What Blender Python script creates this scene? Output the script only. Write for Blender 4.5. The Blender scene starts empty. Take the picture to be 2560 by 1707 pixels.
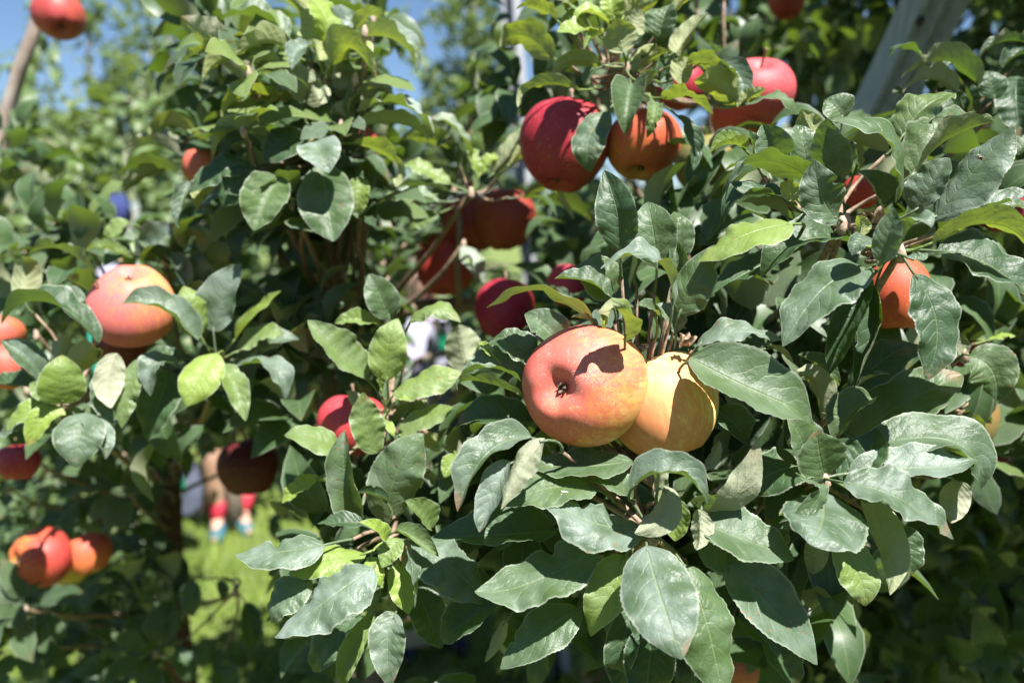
import bpy, math, random
import numpy as np
from mathutils import Vector, Matrix

scene = bpy.context.scene
R_ = math.radians

# ---------------------------------------------------------------- camera, sky, sun, exposure
CAM = Vector((0.0, 0.0, 1.4))
PITCH = R_(-8.0)
FWD = Vector((0, math.cos(PITCH), math.sin(PITCH)))
UPV = Vector((0, -math.sin(PITCH), math.cos(PITCH)))
RIGHT = Vector((1, 0, 0))
cam_d = bpy.data.cameras.new('camera')
cam = bpy.data.objects.new('camera', cam_d)
scene.collection.objects.link(cam)
cam.location = CAM
cam.rotation_euler = (R_(90.0) + PITCH, 0, 0)
cam_d.lens = 28.0
cam_d.sensor_width = 36.0
cam_d.clip_start = 0.02
cam_d.clip_end = 500.0
cam_d.dof.use_dof = True
cam_d.dof.focus_distance = 0.495
cam_d.dof.aperture_fstop = 4.2
cam_d.dof.aperture_blades = 7
scene.camera = cam

SUN_DIR = Vector((0.26, -0.43, 0.86)).normalized()      # towards the sun
world = bpy.data.worlds.new('World')
scene.world = world
world.use_nodes = True
wn = world.node_tree.nodes
bg = wn['Background']
sky = wn.new('ShaderNodeTexSky')
sky.sky_type = 'NISHITA'
sky.sun_disc = False
sky.sun_elevation = math.asin(SUN_DIR.z)
sky.sun_rotation = math.atan2(SUN_DIR.x, SUN_DIR.y)
sky.air_density = 1.0
sky.dust_density = 0.3
sky.ozone_density = 6.0
world.node_tree.links.new(sky.outputs[0], bg.inputs[0])
bg.inputs[1].default_value = 0.05
sun_d = bpy.data.lights.new('sun', 'SUN')
sun_d.energy = 5.0
sun_d.angle = R_(0.5)
sun_d.color = (1.0, 0.97, 0.93)
sun = bpy.data.objects.new('sun', sun_d)
scene.collection.objects.link(sun)
sun.rotation_euler = SUN_DIR.to_track_quat('Z', 'Y').to_euler()
sun.location = (0, 0, 10)
scene.view_settings.view_transform = 'Standard'
scene.view_settings.look = 'None'
scene.view_settings.exposure = 1.45
scene.view_settings.gamma = 1.0
scene.view_settings.use_curve_mapping = False
scene.cycles.max_bounces = 6
scene.cycles.diffuse_bounces = 2
scene.cycles.transparent_max_bounces = 8

FPX = 2560 * 28.0 / 36.0
def P(px, py, d):
    """a point of the place: photograph pixel plus distance along the view axis (m)"""
    return CAM + RIGHT * ((px - 1280) / FPX * d) + UPV * (-(py - 853.5) / FPX * d) + FWD * d

# ---------------------------------------------------------------- linking and naming
COL = scene.collection
def link(name, mesh, mat=None, parent=None, loc=None):
    o = bpy.data.objects.new(name, mesh)
    COL.objects.link(o)
    if mat is not None:
        mats = mat if isinstance(mat, (list, tuple)) else [mat]
        if mesh is not None and not mesh.materials:
            for m in mats:
                mesh.materials.append(m)
    if parent is not None:
        o.parent = parent
    if loc is not None:
        o.location = loc
    return o
def tag(o, label=None, cat=None, group=None, kind=None):
    if label: o['label'] = label
    if cat: o['category'] = cat
    if group: o['group'] = group
    if kind: o['kind'] = kind
    return o
def thing(name, loc, label, cat, group=None):
    o = link(name, None, loc=loc)
    o.empty_display_size = 0.02
    return tag(o, label, cat, group)
def mesh_from(name, V, F, smooth=True, uv=None):
    me = bpy.data.meshes.new(name)
    me.from_pydata([tuple(v) for v in V], [], F)
    if uv is not None:
        l = me.uv_layers.new(name='UVMap')
        li = np.empty(len(me.loops), dtype=np.int32)
        me.loops.foreach_get('vertex_index', li)
        l.data.foreach_set('uv', np.asarray(uv, dtype=np.float32)[li].ravel())
    if smooth:
        me.polygons.foreach_set('use_smooth', [True] * len(me.polygons))
    me.update()
    return me

# ---------------------------------------------------------------- materials
def mat_new(name):
    m = bpy.data.materials.new(name)
    m.use_nodes = True
    nt = m.node_tree
    return m, nt, nt.nodes['Principled BSDF'], nt.nodes['Material Output']
class NB:
    """small node-building helper"""
    def __init__(s, nt): s.nt = nt
    def n(s, t, **k):
        x = s.nt.nodes.new(t)
        for a, b in k.items(): setattr(x, a, b)
        return x
    def put(s, sock, v):
        if hasattr(v, 'is_linked') or hasattr(v, 'links'): s.nt.links.new(v, sock)
        elif isinstance(v, (tuple, list)) and len(v) == 3 and sock.type == 'RGBA': sock.default_value = (*v, 1)
        else: sock.default_value = v
    def m(s, op, a, b=0.0, c=0.0, clamp=False):
        x = s.n('ShaderNodeMath', operation=op, use_clamp=clamp)
        for i, v in enumerate((a, b, c)): s.put(x.inputs[i], v)
        return x.outputs[0]
    def mix(s, f, a, b):
        x = s.n('ShaderNodeMix', data_type='RGBA')
        s.put(x.inputs[0], f); s.put(x.inputs[6], a); s.put(x.inputs[7], b)
        return x.outputs[2]
    def noise(s, vec, scale, detail=2.0, rough=0.5):
        x = s.n('ShaderNodeTexNoise')
        if vec is not None: s.put(x.inputs['Vector'], vec)
        x.inputs['Scale'].default_value = scale; x.inputs['Detail'].default_value = detail
        x.inputs['Roughness'].default_value = rough
        return x.outputs[0]
    def ss(s, v, a, b):
        x = s.n('ShaderNodeMapRange', interpolation_type='SMOOTHSTEP')
        s.put(x.inputs[0], v); x.inputs[1].default_value = a; x.inputs[2].default_value = b
        return x.outputs[0]

def leaf_material(name, fine=True):
    """two-sided apple leaf; the object's colour carries (yellowness, silver down, red)"""
    m, nt, bs, out = mat_new(name)
    b = NB(nt)
    uvn = b.n('ShaderNodeUVMap'); sep = b.n('ShaderNodeSeparateXYZ')
    nt.links.new(uvn.outputs[0], sep.inputs[0])
    t = sep.outputs[0]
    v = b.m('ABSOLUTE', b.m('MULTIPLY_ADD', sep.outputs[1], 2.0, -1.0))
    oi = b.n('ShaderNodeObjectInfo'); geo = b.n('ShaderNodeNewGeometry'); tc = b.n('ShaderNodeTexCoord')
    oc = b.n('ShaderNodeSeparateColor'); nt.links.new(oi.outputs['Color'], oc.inputs[0])
    yel, dust, red = oc.outputs[0], oc.outputs[1], oc.outputs[2]
    rnd = b.m('FRACT', b.m('ADD', oi.outputs['Random'], geo.outputs['Random Per Island']))
    n1 = b.noise(tc.outputs['Object'], 55.0, 3.0)
    top = b.mix(n1, (0.019, 0.051, 0.018), (0.056, 0.110, 0.037))
    top = b.mix(b.m('MULTIPLY', rnd, 0.5), top, (0.020, 0.052, 0.026))
    top = b.mix(b.m('MULTIPLY', yel, 0.85), top, (0.26, 0.36, 0.055))
    # downy, waxy bloom lying in patches
    n2 = b.noise(tc.outputs['Object'], 900.0, 2.0, 0.7)
    patch = b.m('MULTIPLY', b.ss(n1, 0.30, 0.68), b.m('MULTIPLY_ADD', n2, 0.9, 0.35))
    dfac = b.m('MULTIPLY', b.m('MULTIPLY_ADD', patch, 0.75, 0.18), dust, clamp=True)
    top = b.mix(dfac, top, (0.36, 0.42, 0.40))
    # veins: midrib and curved side veins
    mid = b.m('SUBTRACT', 1.0, b.ss(v, 0.015, 0.055))
    side = b.m('PINGPONG', b.m('SUBTRACT', b.m('MULTIPLY_ADD', t, 7.4, b.m('MULTIPLY', n1, 1.5)), b.m('MULTIPLY', b.m('POWER', v, 1.35), 1.9)), 0.5)
    sv = b.m('MULTIPLY', b.m('SUBTRACT', 1.0, b.ss(side, 0.015, 0.075)), b.m('SUBTRACT', 1.0, b.ss(v, 0.55, 0.9)))
    vein = b.m('MAXIMUM', mid, b.m('MULTIPLY', sv, 0.55))
    top = b.mix(b.m('MULTIPLY', vein, 0.30), top, (0.26, 0.33, 0.14))
    # brown spots on a few leaves, rusty tips
    vo = b.n('ShaderNodeTexVoronoi'); nt.links.new(tc.outputs['Object'], vo.inputs['Vector']); vo.inputs['Scale'].default_value = 130.0
    spot = b.m('MULTIPLY', b.m('SUBTRACT', 1.0, b.ss(vo.outputs[0], 0.08, 0.16)), b.ss(red, 0.3, 0.6))
    bot = b.mix(n1, (0.22, 0.26, 0.14), (0.34, 0.37, 0.24))
    bot = b.mix(b.m('MULTIPLY', yel, 0.7), bot, (0.36, 0.40, 0.13))
    bot = b.mix(b.m('MULTIPLY', dust, 0.55), bot, (0.45, 0.44, 0.36))
    bot = b.mix(b.m('MULTIPLY', vein, 0.5), bot, (0.42, 0.44, 0.28))
    col = b.mix(geo.outputs['Backfacing'], top, bot)
    # hairy pale margin
    edge = b.ss(v, 0.90, 0.985)
    col = b.mix(b.m('MULTIPLY', edge, 0.42), col, (0.47, 0.50, 0.40))
    rust = b.m('MULTIPLY', b.m('MULTIPLY', b.ss(t, 0.78, 1.0), b.ss(n1, 0.45, 0.6)), b.ss(rnd, 0.6, 0.9))
    col = b.mix(b.m('MAXIMUM', b.m('MULTIPLY', rust, 0.7), b.m('MULTIPLY', spot, 0.85)), col, (0.30, 0.13, 0.06))
    nt.links.new(col, bs.inputs['Base Color'])
    rough = b.m('MULTIPLY_ADD', geo.outputs['Backfacing'], 0.3, b.m('MULTIPLY_ADD', n1, 0.30, 0.29))
    nt.links.new(rough, bs.inputs['Roughness'])
    bs.inputs['Specular IOR Level'].default_value = 0.44
    tr = b.n('ShaderNodeBsdfTranslucent')
    tcol = b.mix(b.m('MULTIPLY', yel, 0.8), (0.10, 0.19, 0.010), (0.50, 0.60, 0.05))
    tcol = b.mix(b.m('MULTIPLY', vein, 0.35), tcol, (0.10, 0.16, 0.02))
    nt.links.new(tcol, tr.inputs[0])
    mx = b.n('ShaderNodeMixShader'); mx.inputs[0].default_value = 0.28
    nt.links.new(bs.outputs[0], mx.inputs[1]); nt.links.new(tr.outputs[0], mx.inputs[2])
    nt.links.new(mx.outputs[0], out.inputs[0])
    if fine:
        h = b.m('ADD', b.m('MULTIPLY', b.m('SUBTRACT', b.m('ADD', mid, b.m('MULTIPLY', sv, 0.35)), b.m('MULTIPLY', b.ss(side, 0.0, 0.42), 0.32)), -0.8),
                b.m('MULTIPLY', b.noise(tc.outputs['Object'], 210.0, 4.0, 0.62), 1.9))
        bu = b.n('ShaderNodeBump'); bu.inputs['Strength'].default_value = 0.55; bu.inputs['Distance'].default_value = 0.0009
        nt.links.new(h, bu.inputs['Height'])
        nt.links.new(bu.outputs[0], bs.inputs['Normal']); nt.links.new(bu.outputs[0], tr.inputs[1])
    return m
M_LEAF = leaf_material('leaf_tissue')
M_CROWN = leaf_material('crown_leaf_tissue', fine=False)

def simple(name, c0, c1, scale, rough=0.6, metal=0.0, bump=0.0, spec=0.5, stretch=None):
    m, nt, bs, out = mat_new(name)
    b = NB(nt)
    tc = b.n('ShaderNodeTexCoord'); vec = tc.outputs['Object']
    if stretch:
        mp = b.n('ShaderNodeMapping'); mp.inputs['Scale'].default_value = stretch
        nt.links.new(vec, mp.inputs[0]); vec = mp.outputs[0]
    nz = b.noise(vec, scale, 5.0, 0.6)
    nt.links.new(b.mix(b.ss(nz, 0.3, 0.7), c0, c1), bs.inputs['Base Color'])
    bs.inputs['Roughness'].default_value = rough; bs.inputs['Metallic'].default_value = metal
    bs.inputs['Specular IOR Level'].default_value = spec
    if bump:
        bu = b.n('ShaderNodeBump'); bu.inputs['Strength'].default_value = 0.7; bu.inputs['Distance'].default_value = bump
        nt.links.new(nz, bu.inputs['Height']); nt.links.new(bu.outputs[0], bs.inputs['Normal'])
    return m
M_BARK = simple('bark', (0.10, 0.075, 0.055), (0.24, 0.20, 0.16), 70, 0.85, bump=0.002, stretch=(1, 1, 0.4))
M_BARKP = simple('pale_bark', (0.30, 0.22, 0.18), (0.46, 0.38, 0.33), 60, 0.85, bump=0.002, stretch=(1, 1, 0.4))
M_TWIG = simple('twig_bark', (0.16, 0.10, 0.06), (0.30, 0.22, 0.15), 220, 0.75, bump=0.0006)
M_SPUR = simple('spur_bark', (0.28, 0.19, 0.13), (0.45, 0.34, 0.26), 350, 0.8, bump=0.0006)
M_DRY = simple('dried_tissue', (0.20, 0.12, 0.07), (0.42, 0.32, 0.22), 260, 0.85, bump=0.0006)
M_CALYX = simple('calyx_tissue', (0.05, 0.04, 0.025), (0.22, 0.16, 0.10), 500, 0.9)

def apple_material(name, ground, blush, bdir, amount, dust=0.3, marks=0.0):
    m, nt, bs, out = mat_new(name)
    b = NB(nt)
    tc = b.n('ShaderNodeTexCoord'); ob = tc.outputs['Object']
    nrm = b.n('ShaderNodeVectorMath', operation='NORMALIZE'); nt.links.new(ob, nrm.inputs[0])
    dt = b.n('ShaderNodeVectorMath', operation='DOT_PRODUCT'); nt.links.new(nrm.outputs[0], dt.inputs[0])
    dt.inputs[1].default_value = Vector(bdir).normalized()
    mp = b.n('ShaderNodeMapping'); mp.inputs['Scale'].default_value = (1, 1, 0.16)
    nt.links.new(ob, mp.inputs[0])
    streak = b.noise(mp.outputs[0], 330.0, 4.0, 0.65)
    blot = b.noise(ob, 42.0, 4.0, 0.55)
    f = b.m('ADD', b.m('MULTIPLY', dt.outputs['Value'], 0.42),
            b.m('ADD', b.m('MULTIPLY_ADD', streak, 1.15, -0.575), b.m('MULTIPLY_ADD', blot, 1.0, -0.5 + amount)))
    fac = b.ss(f, -0.05, 0.85)
    mid = tuple(0.5 * (g + c) * (1.0, 0.82, 0.7)[i] for i, (g, c) in enumerate(zip(ground, blush)))
    c1 = b.mix(b.m('MULTIPLY', fac, 2.0, clamp=True), ground, mid)
    c2 = b.mix(b.m('MULTIPLY_ADD', fac, 2.0, -1.0, clamp=True), c1, blush)
    vo = b.n('ShaderNodeTexVoronoi'); vo.inputs['Scale'].default_value = 300.0; nt.links.new(ob, vo.inputs['Vector'])
    len_ = b.m('SUBTRACT', 1.0, b.ss(vo.outputs[0], 0.10, 0.2))
    c3 = b.mix(b.m('MULTIPLY', len_, 0.35), c2, (0.72, 0.52, 0.30))
    sp = b.m('MULTIPLY', b.ss(b.noise(ob, 1500.0, 2.0, 0.7), 0.5, 0.68), b.ss(b.noise(ob, 60.0, 3.0), 0.42, 0.66))
    c4 = b.mix(b.m('MULTIPLY', sp, dust), c3, (0.80, 0.66, 0.58))
    if marks:
        nn = b.noise(ob, 75.0, 1.5, 0.4)
        ring = b.m('SUBTRACT', 1.0, b.ss(b.m('ABSOLUTE', b.m('SUBTRACT', nn, 0.52)), 0.0, 0.006))
        ring = b.m('MULTIPLY', ring, b.ss(b.noise(ob, 38.0, 1.0), 0.48, 0.6))
        c4 = b.mix(b.m('MULTIPLY', ring, marks), c4, (0.85, 0.74, 0.68))
    nt.links.new(c4, bs.inputs['Base Color'])
    nt.links.new(b.m('MULTIPLY_ADD', sp, 0.3, b.m('MULTIPLY_ADD', blot, 0.2, 0.44)), bs.inputs['Roughness'])
    bs.inputs['Specular IOR Level'].default_value = 0.4
    bu = b.n('ShaderNodeBump'); bu.inputs['Strength'].default_value = 0.25; bu.inputs['Distance'].default_value = 0.0006
    nt.links.new(b.m('ADD', blot, b.m('MULTIPLY', sp, 0.3)), bu.inputs['Height']); nt.links.new(bu.outputs[0], bs.inputs['Normal'])
    return m

# ---------------------------------------------------------------- tubes
def tube(pts, rad, sides=8, cap=True):
    pts = [Vector(p) for p in pts]
    V, F = [], []
    ref = Vector((0.31, 0.17, 0.93))
    for i, p in enumerate(pts):
        T = (pts[min(i + 1, len(pts) - 1)] - pts[max(i - 1, 0)]).normalized()
        a = T.cross(ref)
        if a.length < 0.1: a = T.cross(Vector((1, 0, 0)))
        a.normalize(); c = T.cross(a)
        for k in range(sides):
            th = 2 * math.pi * k / sides
            V.append(p + (a * math.cos(th) + c * math.sin(th)) * rad[i])
    for i in range(len(pts) - 1):
        for k in range(sides):
            k2 = (k + 1) % sides
            F.append((i * sides + k, i * sides + k2, (i + 1) * sides + k2, (i + 1) * sides + k))
    if cap:
        F.append(tuple(range(sides - 1, -1, -1)))
        F.append(tuple((len(pts) - 1) * sides + k for k in range(sides)))
    return V, F
def bez(a, m, c, n, wob=0.0, rnd=None):
    a, m, c = Vector(a), Vector(m), Vector(c)
    k = 2 * m - (a + c) / 2
    out = []
    for i in range(n + 1):
        t = i / n
        p = a * (1 - t) ** 2 + k * 2 * t * (1 - t) + c * t * t
        if wob and 0 < i < n: p += Vector((rnd.uniform(-1, 1), rnd.uniform(-1, 1), rnd.uniform(-1, 1))) * wob
        out.append(p)
    return out

# ---------------------------------------------------------------- leaves
def leaf_geo(B, Mid, T, nrm, w, fold=18, cup=0, twist=0, wave=0.03, tc=-0.04, rnd=None, nu=40, nv=4, pet=None, pr=0.0009):
    """apple-leaf blade from base B to tip T through Mid; nrm = way the upper face looks; returns V, F, UV around B"""
    B, Mid, T = (np.array(x, float) for x in (B, Mid, T))
    n0 = np.array(nrm, float)
    K = 2 * Mid - (B + T) / 2
    t = np.linspace(0, 1, nu + 1)[:, None]
    C = B * (1 - t) ** 2 + K * 2 * t * (1 - t) + T * t * t
    D = 2 * (1 - t) * (K - B) + 2 * t * (T - K)
    D /= np.linalg.norm(D, axis=1)[:, None] + 1e-9
    L = np.linalg.norm(np.diff(C, axis=0), axis=1).sum()
    N = n0 - D * (D @ n0)[:, None]
    nl = np.linalg.norm(N, axis=1)[:, None]
    N = N / np.maximum(nl, 1e-6)
    S = np.cross(N, D)
    tt = t[:, 0]
    tw = np.radians(twist) * (tt - 0.3)
    N2 = N * np.cos(tw)[:, None] + S * np.sin(tw)[:, None]
    S2 = S * np.cos(tw)[:, None] - N * np.sin(tw)[:, None]
    h = (tt ** 0.62) * ((1 - tt) ** 0.82)
    h = h / h.max() * w / 2
    h = h * (1 - 0.35 * np.clip((tt - 0.82) / 0.18, 0, 1) * (1 - np.clip((tt - 0.82) / 0.18, 0, 1)))
    h = np.maximum(h, 0.012 * w)
    tipc = tc * L * np.clip((tt - 0.66) / 0.34, 0, 1) ** 2
    C = C + N2 * tipc[:, None]
    V, UV, F = [], [], []
    cols = 2 * nv + 1
    ph = [rnd.uniform(0, 6.28) for _ in range(4)]
    fr = [rnd.uniform(1.1, 2.6) for _ in range(2)]
    asym = [rnd.uniform(0.93, 1.07) for _ in range(2)]
    bite = (rnd.choice((0, 1)), rnd.uniform(.25, .8), rnd.uniform(.25, .55), rnd.uniform(.02, .05)) if rnd.random() < .14 else None
    rows = []
    for side in (-1, 1):
        si = 0 if side < 0 else 1
        ang = np.radians(fold); dx = np.zeros(nu + 1); dn = np.zeros(nu + 1)
        hs = h if not (bite and bite[0] == si) else h * (1 - bite[2] * np.exp(-((tt - bite[1]) / bite[3]) ** 2))
        prof = [(dx.copy(), dn.copy())]
        for j in range(1, nv + 1):
            a = ang + np.radians(cup) * (j / nv)
            dx = dx + hs * asym[si] / nv * math.cos(a); dn = dn + hs * asym[si] / nv * math.sin(a)
            e = (j / nv) ** 1.6
            wv = wave * L * e * (np.sin(6.283 * fr[si] * tt + ph[si]) + 0.45 * np.sin(6.283 * 2.7 * fr[si] * tt + ph[2 + si])) * np.minimum(1, 4 * tt * (1.02 - tt) + 0.1)
            x2 = dx.copy()
            if j == nv:                                                  # finely toothed margin
                x2 = x2 * (1 + np.where(np.arange(nu + 1) % 2 == 0, 0.014, -0.016))
            prof.append((x2, dn + wv * np.minimum(1, h / (w * 0.25))))
        rows.append(prof)
    for i in range(nu + 1):
        for j in range(-nv, nv + 1):
            dx, dn = rows[0 if j < 0 else 1][abs(j)]
            p = C[i] + S2[i] * (dx[i] * (-1 if j < 0 else 1)) + N2[i] * dn[i]
            V.append(p - B); UV.append((tt[i], 0.5 + 0.5 * j / nv))
    for i in range(nu):
        for j in range(cols - 1):
            q = i * cols + j
            F.append((q, q + cols, q + cols + 1, q + 1))
    if pet is not None:                                                  # leaf stalk back to the shoot
        pet = Vector(pet) - Vector(B)
        d0 = Vector(D[0])
        ln = pet.length
        mid = pet * 0.5 - d0 * min(0.25 * ln, 0.012) + Vector((0, 0, 0.06 * ln))
        mid = mid * 0.5 + (pet * 0.5) * 0.5
        pv, pf = tube(bez(pet, mid, d0 * 0.004, 5), [pr * 1.5, pr * 1.15, pr, pr, pr, pr * 0.9], 5)
        o0 = len(V)
        V += [np.array(p) for p in pv]; UV += [(0.3, 0.5)] * len(pv)
        F += [tuple(o0 + k for k in f) for f in pf]
    return V, F, UV
TINT = {'g': (0.14, 0.22, 0), 'b': (0.50, 0.18, 0), 'y': (0.95, 0.08, 0), 's': (0.08, 0.58, 0), 'p': (0.35, 1.0, 0),
        'd': (0.02, 0.07, 0), 'r': (0.12, 0.35, 1.0)}  # 'd' also puts shade into the tint; brighter ones suit leaves seen sunlit
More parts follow.
